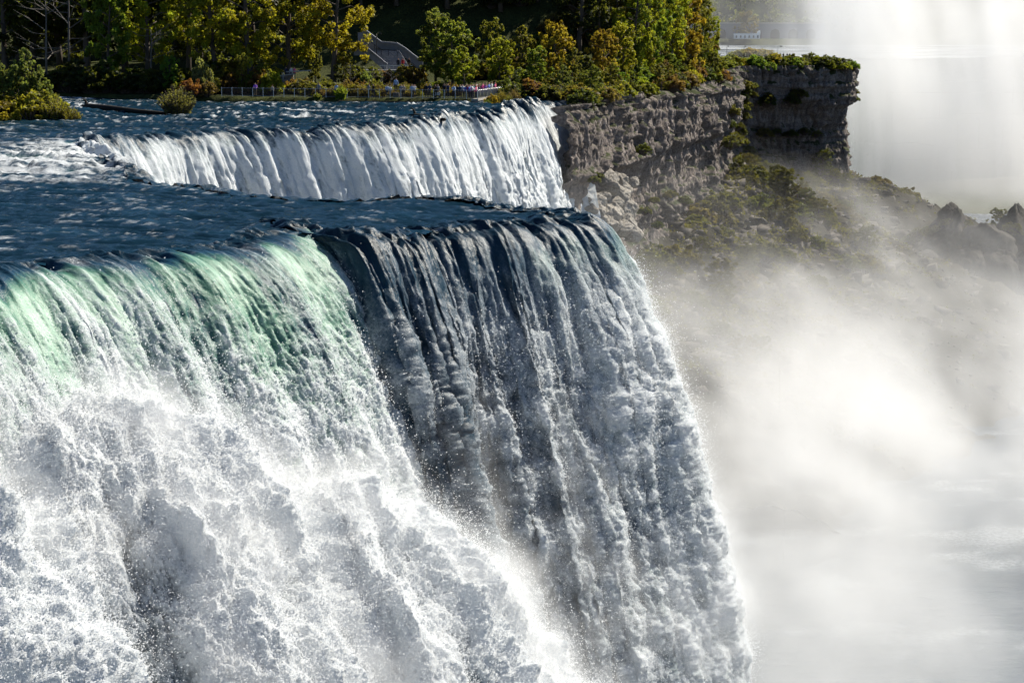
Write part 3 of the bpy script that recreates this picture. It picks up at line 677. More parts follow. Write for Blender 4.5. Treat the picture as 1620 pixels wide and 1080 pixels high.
for i, px in enumerate((-30, 60, 150, 250, 350, 440, 520)):
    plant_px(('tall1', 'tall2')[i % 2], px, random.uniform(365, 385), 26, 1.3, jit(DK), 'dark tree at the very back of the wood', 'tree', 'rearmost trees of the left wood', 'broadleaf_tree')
for i in range(26):
    px = 8 + i * 14 + random.uniform(-5, 5)
    if 345 < px < 560: continue
    plant_px(('shrub0', 'shrub1', 'shrub2')[i % 3], px, random.uniform(281, 289), random.uniform(2.6, 4.4), 1.2, jit(DK, .3), 'dark shrub along the shaded far bank', 'shrub', 'dark shrubs on the far bank')
# single shrubs along the far bank
for kind, px, d, H, wk, c, lab, nm in [
    ('mid2', 271, 282, 5.2, .72, (.10, .20, .03), 'bright green young tree on the dark far bank', 'young_tree'),
    ('shrub2', 322, 280, 5.0, .55, GY, 'grey green upright shrub right of the bright young tree', 'shrub'),
    ('shrub0', 305, 277, 2.6, 1.0, RD, 'reddish shrub at the left end of the fence', 'shrub'),
    ('shrub1', 330, 277, 2.4, .9, BR, 'brownish shrub beside the left fence end', 'shrub'),
    ('mid0', 384, 281, 5.2, .6, OL, 'olive small tree behind the left fence panels', 'young_tree'),
    ('mid1', 416, 281, 4.8, .6, OL, 'olive bushy tree left of the stone path wall', 'young_tree'),
    ('shrub1', 430, 280, 4.0, .7, YG, 'lime green shrub touching the path wall', 'shrub'),
    ('weed', 540, 268.2, 1.9, .9, (.17, .24, .02), 'bright lime plant growing in front of the fence', 'plant'),
    ('weed', 503, 268.4, .9, 1.2, (.16, .2, .03), 'low lime tuft under the fence', 'plant'),
    ('mid0', 500, 296, 5.5, .75, OL, 'dark olive tree right of the path wall', 'young_tree'),
    ('mid2', 545, 292, 5.0, .8, OL, 'olive rounded tree left of the stair foot', 'young_tree'),
    ('shrub2', 582, 288, 2.6, .8, (.13, .2, .06), 'pale green shrub below the stair landing', 'shrub')]:
    plant_px(kind, px, d, H, wk, c, lab, 'shrub' if nm == 'shrub' else ('plant' if nm == 'plant' else 'tree'), None, nm)
for i in range(46):                                                        # meadow of goldenrod and brown weeds
    px = 470 + i * 5.6 + random.uniform(-6, 6); d = random.uniform(273, 290); f = i % 4
    c = [(.17, .12, .02), OL, BR, (.12, .115, .03)][f]
    plant_px('weed' if f != 1 else 'shrub1', px, d, random.uniform(1.3, 2.3) * (1.1 if px < 600 else .85), 1.25, jit(c, .2), ['golden flowering weeds in the meadow behind the fence', 'olive bush in the meadow behind the fence', 'brown dry weeds in the meadow behind the fence', 'mixed tall weeds in the meadow behind the fence'][f], 'plant', ['goldenrod', 'olive meadow bushes', 'dry weeds', 'tall meadow weeds'][f], 'meadow_plant')
for i in range(26):
    px = 338 + i * 4.2 + random.uniform(-4, 4) if i < 18 else 566 + (i - 18) * 13 + random.uniform(-3, 3); d = random.uniform(280, 302) if i < 18 else random.uniform(291, 296)
    plant_px(('shrub0', 'shrub1', 'shrub2')[i % 3], px, d, random.uniform(2.4, 4.2) if i < 18 else random.uniform(2.2, 3.2), .95, jit([OL, BR, DK, (.12, .12, .025)][i % 4], .25), 'olive brown brush left of the stone path wall' if i < 18 else 'olive brush below the stair landing', 'shrub', 'brush by the path wall' if i < 18 else 'brush below the landing')
for px, H in ((30, 6.0), (8, 5.4), (62, 5.6)):
    q = on_river(50, 196); xx_ = px_x(px, q.y + 3.5); plant('mid2', (xx_, q.y + 3.5, q.z - .1), H, .7, (.11, .15, .045), 'leafy pale green sapling at the back of the left islet', 'tree', 'saplings of the left islet', 'young_tree')
for i in range(14):
    plant_px(('shrub0', 'shrub1', 'shrub2')[i % 3], 806 + i * 6.4, random.uniform(274.5, 281), random.uniform(1.6, 3.0), 1.15, jit([DK, (.05, .055, .018), BR][i % 3], .25), 'dark low shrub on the bank beside the platform', 'shrub', 'dark bank shrubs beside the platform')
# bushes and trees right of the stairs
for kind, px, d, H, wk, c, lab in [
    ('mid0', 690, 296, 10.0, .85, (.085, .13, .035), 'grey green leafy tree right of the stairs'),
    ('mid2', 716, 292, 9.5, .95, (.10, .15, .028), 'bright green tree above the crowd'),
    ('mid1', 735, 286, 6.0, .95, YG, 'yellow green bush low above the crowd'),
    ('mid0', 775, 302, 8.5, .75, OL, 'olive pointed tree on the hill foot'),
    ('mid2', 790, 290, 7.0, .9, YG, 'round yellowish tree behind the curved railing'),
    ('mid1', 825, 294, 8.0, .8, OL, 'olive tree between the yellow and the orange tree'),
    ('mid0', 848, 287, 6.2, .95, GR, 'green bushy tree right of the curved railing'),
    ('mid2', 878, 296, 9.6, .75, (.25, .19, .022), 'orange yellow autumn tree above the far waterfall edge'),
    ('mid1', 905, 291, 6.5, .85, OL, 'olive bush below the orange autumn tree'),
    ('spire', 930, 298, 5.5, .9, DK, 'dark conical tree at the cliff edge'),
    ('mid2', 955, 305, 9.0, .75, OR, 'small reddish orange tree on the cliff top'),
    ('mid0', 985, 312, 9.5, .8, YG, 'yellow green tree at the cliff edge beside the reddish tree'),
    ('mid1', 890, 284, 4.6, 1.0, (.09, .12, .04), 'grey green bush at the very edge of the far waterfall')]:
    plant_px(kind, px, d, H, wk, jit(c, .08), lab, 'tree', None, 'broadleaf_tree')
for i in range(15):
    px = 800 + i * 22 + random.uniform(-6, 6); d = np.interp(px, [800, 890, 1000, 1130], [286, 288, 318, 372]) + random.uniform(0, 4)
    plant_px(('shrub0', 'shrub1', 'shrub2')[i % 3], px, d, random.uniform(2.4, 4.2), 1.15, jit([DK, OL, DK, BR][i % 4], .25), 'dark shrub fringing the cliff top right of the far waterfall', 'shrub', 'shrubs fringing the near cliff top')
for i, (px, d, H, c) in enumerate([(1000, 322, 17, YG), (1022, 330, 20, GR), (1040, 338, 21, YG), (1060, 345, 19, YG), (1078, 352, 18, OR), (1096, 362, 15.5, OL), (1112, 372, 12, YG), (1126, 380, 8, OL), (975, 330, 19, OL), (1012, 348, 23, YG), (1050, 366, 23, BR), (1085, 385, 22, DK), (1100, 398, 15, DK)]):
    lab = ['leftmost tall yellow green tree over the lit cliff', 'tall green tree over the lit cliff', 'tallest yellow green tree over the lit cliff', 'yellow green tree over the middle of the lit cliff', 'orange brown tree in the wood over the cliff', 'olive tree near the right end of the wood', 'yellow green tree near the right end of the wood', 'small olive tree ending the wood at the dark cliff', 'olive tree left in the cliff wood, behind the reddish tree', 'very tall yellow tree behind the cliff wood front', 'brown tree behind the cliff wood front', 'dark tree at the misty right edge of the wood', 'dark tree last in the wood before the mist'][i]
    plant_px(('tall2', 'tall0', 'tall1', 'tall3')[i % 4], px, d, H, .78, jit(c, .1), lab, 'tree', 'trees over the lit cliff', 'broadleaf_tree')
for i in range(16):
    px = 985 + i * 9.5 + random.uniform(-4, 4); d = np.interp(px, [890, 1000, 1130], [290, 320, 376]) + random.uniform(-1, 5)
    plant_px(('mid0', 'mid1', 'mid2')[i % 3], px, d, random.uniform(4.5, 8), .85, jit([YG, OL, GR, YE, BR][i % 5], .2), 'leafy understorey tree along the lit cliff top', 'tree', 'understorey on the lit cliff top', 'broadleaf_tree')
for i, px in enumerate((590, 640, 690, 735, 780, 830, 880, 925, 965, 905, 855, 945, 700, 750, 800, 850, 900, 860, 915, 820, 770, 620, 660)):  # added, mostly out of view, to shade the hill and stairs
    d = [372, 380, 376, 385, 372, 378, 360, 350, 342, 335, 345, 325, 358, 362, 356, 362, 350, 332, 318, 345, 352, 360, 366][i]
    plant_px(('tall0', 'tall1', 'tall2', 'tall3')[i % 4], px, d, random.uniform(17, 22), 1.05, jit(DK, .25), 'dark tree added to shade the hill behind the stairs', 'tree', 'trees added to shade the hill', 'broadleaf_tree')
for i, px in enumerate((572, 598, 628, 655, 684, 708, 738, 766, 792, 822, 850, 610, 668, 725)):  # added trees; their near-black leaves and shade darken the sunlit slope
    plant_px(('tall2', 'tall0', 'tall1', 'tall3')[i % 4], px, (326 if i < 11 else 338) + (i * 7 % 11), random.uniform(15, 19), .95, jit((.018, .028, .010), .2), 'very dark tree added to darken the slope below the hill top', 'tree', 'dark trees added for hill shade', 'broadleaf_tree')
for i in range(18):
    px = 740 + random.uniform(0, 230); d = random.uniform(300, 330)
    plant_px(('shrub0', 'shrub1', 'shrub2')[i % 3], px, d, random.uniform(2, 4), 1.1, jit([DK, OL, BR][i % 3], .25), 'scrubby bush on the dark hillside right of the stairs', 'shrub', 'scrub on the hillside')
for i in range(36):                                                        # fringe hanging over the rim of the lit cliff
    t = (i + random.random()) / 36; y = 270 + 112 * t; x = float(np.interp(y, [c[1] for c in CLIFF], [c[0] for c in CLIFF])) - random.uniform(-.3, 3.0)
    plant(('shrub0', 'shrub1', 'shrub2', 'mid1')[i % 4], (x, y, gz(x, y) - .3), random.uniform(2.0, 3.6) * (1.6 if i % 4 == 3 else 1), 1.15, jit([DK, OL, YG, OL, BR, GR][i % 6], .25), 'leafy shrub hanging over the rim of the lit cliff', 'shrub', 'shrubs on the rim of the lit cliff')
# bare trees
def bare_tree(seed, loc, H, label, mat='deadwood', th=.7):
    r = random.Random(seed); root = tag(empty('bare_tree', loc), label, 'tree'); mb = MB(); br = MB()
    mb.tube([(0, 0, -.2), (.1, 0, H * .4), (.25, .1, H * .75), (.2, .1, H)], [.022 * H * th, .017 * H * th, .011 * H * th, .003 * H], 6)
    for i in range(16):
        z = H * r.uniform(.3, .95); a = r.uniform(0, 6.28); L = H * r.uniform(.18, .42)
        p = Vector((.2, .08, z)); q = p + Vector((math.cos(a) * L * .6, math.sin(a) * L * .6, L * r.uniform(-.05, .5))); e = q + Vector((math.cos(a + .5) * L * .5, math.sin(a + .5) * L * .5, L * .3)); f = q + Vector((math.cos(a - .7) * L * .4, math.sin(a - .7) * L * .4, L * .1))
        br.tube([p, q, e], [.008 * H * th, .005 * H * th, .0015 * H], 4, False); br.tube([q, f], [.004 * H, .001 * H], 4, False)
    mb.build('trunk', M[mat], root, True); br.build('branches', M[mat], root, True)
for sd_, px, d, H, lab in [(1, 76, 288, 13, 'bare grey branches in front of the dark wood'), (2, 112, 290, 15, 'second bare grey tree at the top of the dark wood'), (3, 240, 287, 9, 'twisted bare tree in front of the yellow green tree'), (4, 588, 287, 3.6, 'thin dead sapling below the stair landing'), (5, 602, 286, 3.2, 'dead sapling with forked top beside the stairs'), (6, 617, 276, 3.6, 'pale dead sapling behind the tall standing visitor'), (7, 553, 284, 4.0, 'slender bare sapling in the meadow')]:
    x = px_x(px, d); bare_tree(sd_, (x, d, gz(x, d)), H, lab)
# shrubs of the dark cliff: top, ledges and fissure
for i in range(40):
    px = 1136 + i * 5.35 + random.uniform(-3, 3); d = np.interp(px, [1140, 1155, 1250, 1370], [470, 484, 488, 494]) + random.uniform(-1.2, 4)
    plant_px(('shrub0', 'shrub1', 'shrub2')[i % 3], px, d, random.uniform(2.2, 4.4) * (.7 if px > 1320 else 1), 1.15, jit([OL, YG, DK, GR][i % 4], .25), 'shrub on the rim of the dark cliff', 'shrub', 'shrubs on the rim of the dark cliff')
def cliff_pt(px, d_guess, z):
    """point on the cliff line seen at pixel column px"""
    best = None
    for a, b in zip(CLIFF[:-1], CLIFF[1:]):
        for k in range(20):
            t = k / 20; x, y = a[0] + (b[0] - a[0]) * t, a[1] + (b[1] - a[1]) * t; e = abs(810 + F_PX * x / y * 1.0 - px)
            if best is None or e < best[0]: best = (e, x, y, b[0] - a[0], b[1] - a[1])
    _, x, y, dx, dy = best; L = math.hypot(dx, dy); return (x + dy / L * 1.4, y - dx / L * 1.4, z)
for i in range(46):
    if i < 22: px = random.uniform(1138, 1185); z = -random.uniform(3, 24)
    elif i < 36: px = random.uniform(1190, 1360); z = random.choice([-7, -7.5, -15, -16, -8]) + random.uniform(-.8, .8)
    else: px = random.uniform(910, 1130); z = -random.uniform(5, 20)
    plant(('shrub0', 'shrub1', 'shrub2')[i % 3], cliff_pt(px, 0, z), random.uniform(1.4, 3.2) * (1 if i < 36 else .6), 1.2, jit([(.06, .065, .018), DK, (.045, .055, .016)][i % 3], .3), ['shrub clinging to the fissure between the two cliffs', 'shrub on a ledge of the dark cliff', 'small shrub on the face of the lit cliff'][0 if i < 22 else (1 if i < 36 else 2)], 'shrub', ['fissure shrubs', 'ledge shrubs', 'lit cliff shrubs'][0 if i < 22 else (1 if i < 36 else 2)])
tr_ = np.random.default_rng(4); cnt = 0
while cnt < 96:
    y = tr_.uniform(275, 500); xl = np.interp(y, [c[1] for c in CLIFF[:14]], [c[0] for c in CLIFF[:14]]); x = xl + 2 + abs(tr_.normal()) * 14
    z = float(talus_z(np.array([[x, y]]))[0])
    if z < -46 or x > 118: continue
    cnt += 1; k = cnt % 6
    plant(('shrub0', 'mid0', 'shrub2', 'mid2', 'shrub1', 'shrub0')[k], (x, y, z - .2), (tr_.uniform(2.5, 4.5) if k in (0, 2, 4, 5) else tr_.uniform(4, 6.5)), 1.2, jit([(.036, .038, .014), (.02, .026, .011), (.03, .034, .013), (.042, .042, .016), (.05, .036, .02), (.018, .022, .010)][k], .25), 'scrub bush on the misty talus slope below the cliffs' if k not in (1, 3) else 'small tree on the misty talus slope below the cliffs', 'shrub' if k not in (1, 3) else 'tree', 'talus bushes' if k not in (1, 3) else 'talus trees', 'shrub' if k not in (1, 3) else 'small_tree')  # bush colours lowered to carry the plume's shade on the slope

g_ = np.random.default_rng(31); yy = g_.uniform(268, 500, 5200); xl = np.interp(yy, [c[1] for c in CLIFF[:14]], [c[0] for c in CLIFF[:14]]); xx = xl + 1 + np.abs(g_.normal(size=5200)) * 17
zz = talus_z(np.stack([xx, yy], 1)); okk = (zz > -46.5) & (xx < 118) & (perlin(xx / 9, yy / 13, 2.0) + .25 * g_.normal(size=5200) > -.12); cen = np.stack([xx, yy, zz + .25], 1)[okk]
V, Fq, v = leaf_cloud(cen, g_.uniform(.5, 1.5, len(cen)), 16, .24, 9)
o = link('low_scrub', mesh_arrays('low_scrub', V, Fq, {'v': v}, smooth=False), M['leaf']); o.color = (.036, .034, .014, 1); tag(o, 'low dark brush matting the talus slope', 'scrub', None, 'stuff')
# scree: small stones lying on the slope
g_ = np.random.default_rng(77); nst = 5200
yy = g_.uniform(262, 505, nst); xl = np.interp(yy, [c[1] for c in CLIFF[:14]], [c[0] for c in CLIFF[:14]]); xx = xl + 1 + np.abs(g_.normal(size=nst)) * 22
zz = talus_z(np.stack([xx, yy], 1)); okk = (zz > -47) & (xx < 150); xx, yy, zz = xx[okk], yy[okk], zz[okk]; nst = len(xx)
cube = np.array([[i, j, k] for i in (-1, 1) for j in (-1, 1) for k in (-1, 1)], float); cf = np.array([[0, 1, 3, 2], [4, 6, 7, 5], [0, 4, 5, 1], [2, 3, 7, 6], [0, 2, 6, 4], [1, 5, 7, 3]])
sc_ = (.22 + .75 * g_.random(nst) ** 4)[:, None, None]; rv = cube[None] * (1 + .45 * g_.normal(size=(nst, 8, 3))) * sc_; an = g_.random(nst) * 6.28; ca, sa = np.cos(an)[:, None], np.sin(an)[:, None]
V = np.stack([xx[:, None] + rv[..., 0] * ca - rv[..., 1] * sa, yy[:, None] + rv[..., 0] * sa + rv[..., 1] * ca, zz[:, None] + rv[..., 2] * .7], -1)
tag(link('scree', mesh_arrays('scree', V.reshape(-1, 3), (np.arange(nst)[:, None, None] * 8 + cf[None]).reshape(-1, 4), smooth=False), M['scree']), 'loose grey stones scattered over the talus slope', 'scree', None, 'stuff')

# ------------------------------------------------------------------ islets in the rapids
def boulder_mesh(seed, n=34):
    """angular block: a ball cut by random planes, then roughened"""
    u = np.linspace(0, 2 * np.pi, n * 2, endpoint=False); v = np.linspace(0.02, np.pi - .02, n); U, Vv = np.meshgrid(u, v, indexing='ij')
    d = np.stack([np.sin(Vv) * np.cos(U), np.sin(Vv) * np.sin(U), np.cos(Vv)], -1)
    r_ = np.full(U.shape, 1.25); g = np.random.default_rng(seed * 13 + 5)
    for k in range(16):
        nn = g.normal(size=3); nn /= np.linalg.norm(nn); r_ = np.minimum(r_, g.uniform(.66, .95) / np.maximum(d @ nn, .05))
    r_ = r_ + .10 * perlin(d[..., 0] * 3 + seed, d[..., 1] * 3, d[..., 2] * 3) + .10 * np.abs(perlin(d[..., 0] * 6 + seed, d[..., 1] * 6, d[..., 2] * 9)) + .06 * perlin(d[..., 0] * 15 + seed, d[..., 1] * 15, d[..., 2] * 15)
    V = (d * r_[..., None]).reshape(-1, 3); nu, nv = U.shape
    Fq = [[((i + 1) % nu) * nv + j, i * nv + j, i * nv + j + 1, ((i + 1) % nu) * nv + j + 1] for i in range(nu) for j in range(nv - 1)]
    return mesh_arrays('boulder', V, Fq, smooth=False)
BLD = [boulder_mesh(k + 1) for k in range(5)]
def boulder(k, loc, scale, mat, label, group=None, name='boulder', rz=None):
    me = BLD[k % 5].copy(); me.materials.clear(); me.materials.append(M[mat])
    o = link(name, me); o.location = loc; o.scale = scale; o.rotation_euler = (0, 0, random.uniform(0, 6.28) if rz is None else rz)
    return tag(o, label, 'rock', group)
p = on_river(50, 196)
boulder(0, (p.x - 1, p.y + 2.5, p.z - .3), (6.0, 2.6, .8), 'rock', 'low dark rock islet under the yellow green bushes at left', None, 'rock_islet', 0.2)
for kind, dx, dy, H, wk, c, lab, nm in [
    ('mid1', -1.2, 2.6, 7.4, .62, (.10, .14, .045), 'pale green small tree on the left islet', 'young_tree'), ('mid0', -4.6, 3.0, 6.6, .62, (.09, .13, .05), 'grey green small tree at the left frame edge of the islet', 'young_tree'),
    ('shrub1', .6, 1.6, 4.0, .9, (.14, .16, .03), 'leafy shrub in the middle of the left islet', 'shrub'),
    ('shrub0', -3.6, .2, 3.6, 1.05, (.21, .18, .025), 'golden grassy bush at the left of the islet', 'shrub'), ('shrub2', -.4, .0, 3.5, .95, (.19, .19, .022), 'yellow green bush at the front of the islet', 'shrub'),
    ('wand', 2.2, .2, 3.2, 1.1, (.17, .17, .02), 'feathery yellow green bush at the right of the islet', 'shrub'), ('wand', 4.0, -.2, 1.9, 1.2, (.17, .16, .02), 'low golden tuft at the right tip of the islet', 'plant'),
    ('shrub0', -6.4, .4, 3.4, 1.0, (.19, .18, .03), 'golden bush cut by the left frame edge', 'shrub')]:
    plant(kind, (p.x + dx, p.y + 1.0 + dy, p.z - .1), H, wk * 1.15, c, lab, 'tree' if 'tree' in nm else 'shrub', None, nm)
p = on_river(280, 188)
boulder(1, (p.x, p.y + .8, p.z - .1), (2.6, 1.3, .45), 'rock', 'small dark rock under the willow clump in the rapids', None, 'rock_islet', 0.0)
plant('wand', (p.x, p.y + .6, p.z + .1), 3.7, 1.35, (.105, .105, .042), 'olive willow clump standing alone in the rapids', 'shrub', None, 'willow_shrub').scale *= 1.0
def log_obj(a, b, r0, r1, label, stub=True):
    root = tag(empty('fallen_log', tuple(a)), label, 'log'); mb = MB(); d = b - a
    pts = [Vector((0, 0, 0)), d * .3 + Vector((0, 0, .06)), d * .65 + Vector((0, 0, -.04)), d]
    mb.tube(pts, [r0, r0 * .9, (r0 + r1) / 2, r1], 8); mb.build('trunk', M['log'], root, True)
    if stub:
        st = MB(); st.tube([Vector((.1, 0, 0)), Vector((-.1, .1, .6)), Vector((-.45, .1, .95))], [r0 * .8, r0 * .5, .03], 6); st.tube([Vector((0, 0, 0)), Vector((-.7, -.1, .1))], [r0 * .6, .04], 6); st.build('root_stub', M['log'], root, True)
a_, b_ = on_river(137, 179), on_river(262, 187); a_.z += .8; b_.z += .5
log_obj(a_, b_, .34, .2, 'long dark fallen log lying in the rapids left of the willow')
a_, b_ = on_river(656, 190), on_river(704, 196); a_.z += .5; b_.z += .45
log_obj(a_, b_, .24, .16, 'short dark driftwood log stuck on the far lip')
p = at(718, 292, K_P[13].y - 3.0); boulder(2, (p.x, p.y, p.z - .2), (.7, .9, 1.3), 'stone', 'brown rock jutting out of the far waterfall', None, 'boulder', .3)

# ------------------------------------------------------------------ railings, platform, crowd
FEN0 = Vector((px_x(352, 276), 276, 0)); FEN1 = Vector((-4.45, 266.2, 0)); FEN2 = Vector((-.95, 280.6, 0)); DECK = 1.85
def railing():
    root = tag(empty('railing', (FEN0.x, FEN0.y, DECK)), 'long grey metal railing with mesh panels along the far bank', 'railing')
    d = FEN1 - FEN0; n = 24; step = d / n; ang = math.atan2(d.y, d.x)
    post = MB().box((0, 0, .5), (.07, .07, 1.15)).box((0, 0, 1.1), (.1, .1, .04)).mesh('post')
    pan = MB(); L = step.length
    for k in range(19): pan.box(((k + .5) * L / 19, 0, .52), (.012, .012, .94))
    for z in (.10, .36, .62, .94): pan.box((L / 2, .008, z), (L - .08, .014, .02))
    pan = pan.mesh('mesh_panel')
    rail = MB().box((L / 2, 0, 1.06), (L - .08, .06, .05)).box((L / 2, 0, .06), (L - .08, .05, .04)).mesh('rail')
    for i in range(n + 1):
        o = link('post', post, M['steel'], root, tuple(step * i)); o.rotation_euler.z = ang
        if i < n:
            for nm, me in (('mesh_panel', pan), ('rail', rail)):
                o = link(nm, me, M['dark_metal'] if nm == 'mesh_panel' else M['railgrey'], root, tuple(step * i)); o.rotation_euler.z = ang
railing()
def bowed_railing():
    root = tag(empty('bowed_railing', (FEN1.x, FEN1.y, DECK)), 'sunlit railing of bowed bars round the viewing platform corner', 'railing')
    d = FEN2 - FEN1; n = 30; ang = math.atan2(d.y, d.x); bal = MB().tube([(0, 0, 0), (0, -.10, .3), (0, -.12, .6), (0, -.06, .95), (0, .04, 1.12)], .024, 5).mesh('baluster', True)
    for i in range(n + 1):
        o = link('baluster', bal, M['steel'], root, tuple(d * i / n)); o.rotation_euler.z = ang
    for z, off in ((1.12, .04), (.06, 0)):
        mb = MB().box((d.length / 2, off, z), (d.length, .07, .06)); o = mb.build('rail', M['steel'], root); o.rotation_euler.z = ang
bowed_railing()
# concrete platform wall at the corner
pw = tag(empty('platform_wall', (FEN1.x, FEN1.y, 0)), 'pale concrete retaining wall under the bowed railing', 'wall')
d = FEN2 - FEN1; ang = math.atan2(d.y, d.x)
for nm, c, dim in (('wall_face', (d.length / 2 + .1, .35, .3), (d.length + .5, .8, 2.6)), ('coping', (d.length / 2 + .1, .33, 1.7), (d.length + .7, .95, .24))):
    o = MB().box(c, dim).build(nm, M['concrete'], pw); o.rotation_euler.z = ang
d2 = FEN1 - FEN0; ang2 = math.atan2(d2.y, d2.x)
bw = tag(empty('bank_wall', (FEN1.x, FEN1.y, 0)), 'dark low retaining wall between the railing and the river', 'wall')
o = MB().box((-9.5, -.35, .45), (19, .5, 1.9)).build('wall_face', M['rock'], bw); o.rotation_euler.z = ang2
for i, (px, dd, H, wk, c, lab) in enumerate([(770, 265.5, 2.0, .8, OR, 'orange shrub in front of the platform wall'), (786, 267, 2.2, 1.0, (.16, .13, .02), 'yellow brown shrub in front of the platform wall'), (806, 270, 2.4, .9, BR, 'rust brown shrub at the right end of the platform wall'), (764, 264.4, 1.2, 1.0, (.10, .15, .02), 'green tuft at the near corner of the platform wall'), (797, 266, 1.7, 1.0, (.11, .12, .02), 'olive tuft between wall and water')]):
    x = px_x(px, dd); plant('wand' if i else 'shrub1', (x + .6, dd, .75), H, wk, c, lab, 'shrub')

def person_proto(pose):
    """one continuous skinned body, arms and legs posed"""
    J = [((0, 0, .93), .15), ((0, 0, 1.12), .145), ((0, .0, 1.34), .165), ((0, 0, 1.48), .07), ((0, -.01, 1.56), .085), ((0, -.01, 1.66), .10), ((0, -.005, 1.73), .075)]
    E = [(i, i + 1) for i in range(6)]
    def chain(start, pts):
        k = start
        for c, r_ in pts: J.append((c, r_)); E.append((k, len(J) - 1)); k = len(J) - 1
    for sx in (-1, 1):
        f = .12 * sx if pose == 'walk' else 0
        chain(0, [((sx * .10, 0, .88), .105), ((sx * .11, -f, .50), .075), ((sx * .11, f * .6, .10), .05), ((sx * .12, f * .6 - .13, .05), .045)])
        sh = ((sx * .19, 0, 1.40), .065)
        if pose == 'lean': arm = [sh, ((sx * .25, -.12, 1.16), .05), ((sx * .16, -.38, 1.12), .04), ((sx * .10, -.46, 1.12), .036)]
        elif pose == 'photo' or (pose == 'wave' and sx > 0): arm = [sh, ((sx * .27, -.20, 1.30), .05), ((sx * .13, -.34, 1.58), .04), ((sx * .08, -.36, 1.66), .036)]
        else: arm = [sh, ((sx * .25, .02, 1.14), .05), ((sx * .26, -.06, .90), .04), ((sx * .26, -.09, .80), .036)]
        chain(2, arm)
    me = bpy.data.meshes.new('body'); me.from_pydata([j[0] for j in J], E, []); ob = bpy.data.objects.new('tmp', me); C.objects.link(ob)
    md = ob.modifiers.new('s', 'SKIN'); ob.modifiers.new('d', 'SUBSURF').levels = 1
    for i, sv in enumerate(me.skin_vertices[0].data): sv.radius = (J[i][1], J[i][1] * .82); sv.use_root = (i == 0)
    dg = bpy.context.evaluated_depsgraph_get(); ev = ob.evaluated_get(dg); out = bpy.data.meshes.new_from_object(ev); bpy.data.objects.remove(ob)
    co = np.empty(len(out.vertices) * 3, np.float32); out.vertices.foreach_get('co', co); co = co.reshape(-1, 3); reg = np.ones(len(co))
    arm_dir = np.abs(co[:, 0]) > .0
    reg[co[:, 2] < .95] = 0; reg[(co[:, 2] < .95) & (np.abs(co[:, 0]) > .2) & (co[:, 2] > .86)] = 1; reg[(co[:, 2] < .86) & (co[:, 2] > .7) & (np.abs(co[:, 0]) > .2)] = 2
    reg[co[:, 2] > 1.50] = 2; reg[(co[:, 2] > 1.69) | ((co[:, 2] > 1.56) & (co[:, 1] > .03))] = 3
    if pose in ('lean', 'photo', 'wave'): reg[(co[:, 1] < -.36)] = 2
    a = out.attributes.new('reg', 'FLOAT', 'POINT'); a.data.foreach_set('value', reg.astype(np.float32)); out.polygons.foreach_set('use_smooth', np.ones(len(out.polygons), bool)); return out
def person_mat():
    t = NT('clothing_and_skin'); reg = t.attr('reg'); oi = t.n('ShaderNodeObjectInfo')
    trouser = t.ramp(oi.outputs['Random'], [(.0, (.012, .014, .025)), (.4, (.03, .04, .075)), (.7, (.02, .02, .02)), (.9, (.16, .13, .09))])
    hair = t.ramp(oi.outputs['Random'], [(.1, (.012, .009, .007)), (.6, (.05, .028, .014)), (.9, (.22, .16, .09))])
    c = t.mix(t.math('GREATER_THAN', reg, .5), trouser, oi.outputs['Color']); c = t.mix(t.math('GREATER_THAN', reg, 1.5), c, (.50, .29, .20)); c = t.mix(t.math('GREATER_THAN', reg, 2.5), c, hair)
    return t.done(t.prin(c, .75, .2))
M['person'] = person_mat()
POSE = {k: person_proto(k) for k in ('stand', 'walk', 'lean', 'photo', 'wave')}
COLS = {'black': (.012, .012, .014), 'navy': (.02, .03, .075), 'white': (.75, .75, .74), 'grey': (.2, .2, .21), 'pale blue': (.28, .38, .55), 'blue': (.05, .12, .40), 'purple': (.22, .09, .46), 'pink': (.60, .12, .25), 'red': (.40, .03, .03), 'magenta': (.42, .03, .18), 'teal': (.03, .22, .26), 'beige': (.45, .36, .26), 'orange': (.5, .2, .05)}
def person(px, d, col, pose, label, group=None, z=None, s=1.0, rz=None):
    x = px_x(px, d); o = link('person', POSE[pose], M['person']); o.location = (x, d, (gz(x, d) if z is None else z)); o.scale = (s, s, s)
    o.rotation_euler.z = random.uniform(-.5, .5) if rz is None else rz; o.color = (*COLS[col], 1); return tag(o, label, 'person', group)
def fence_d(px):
    x0 = px_x(px, 270); t = (x0 - FEN0.x) / (FEN1.x - FEN0.x); return FEN0.y + (FEN1.y - FEN0.y) * t
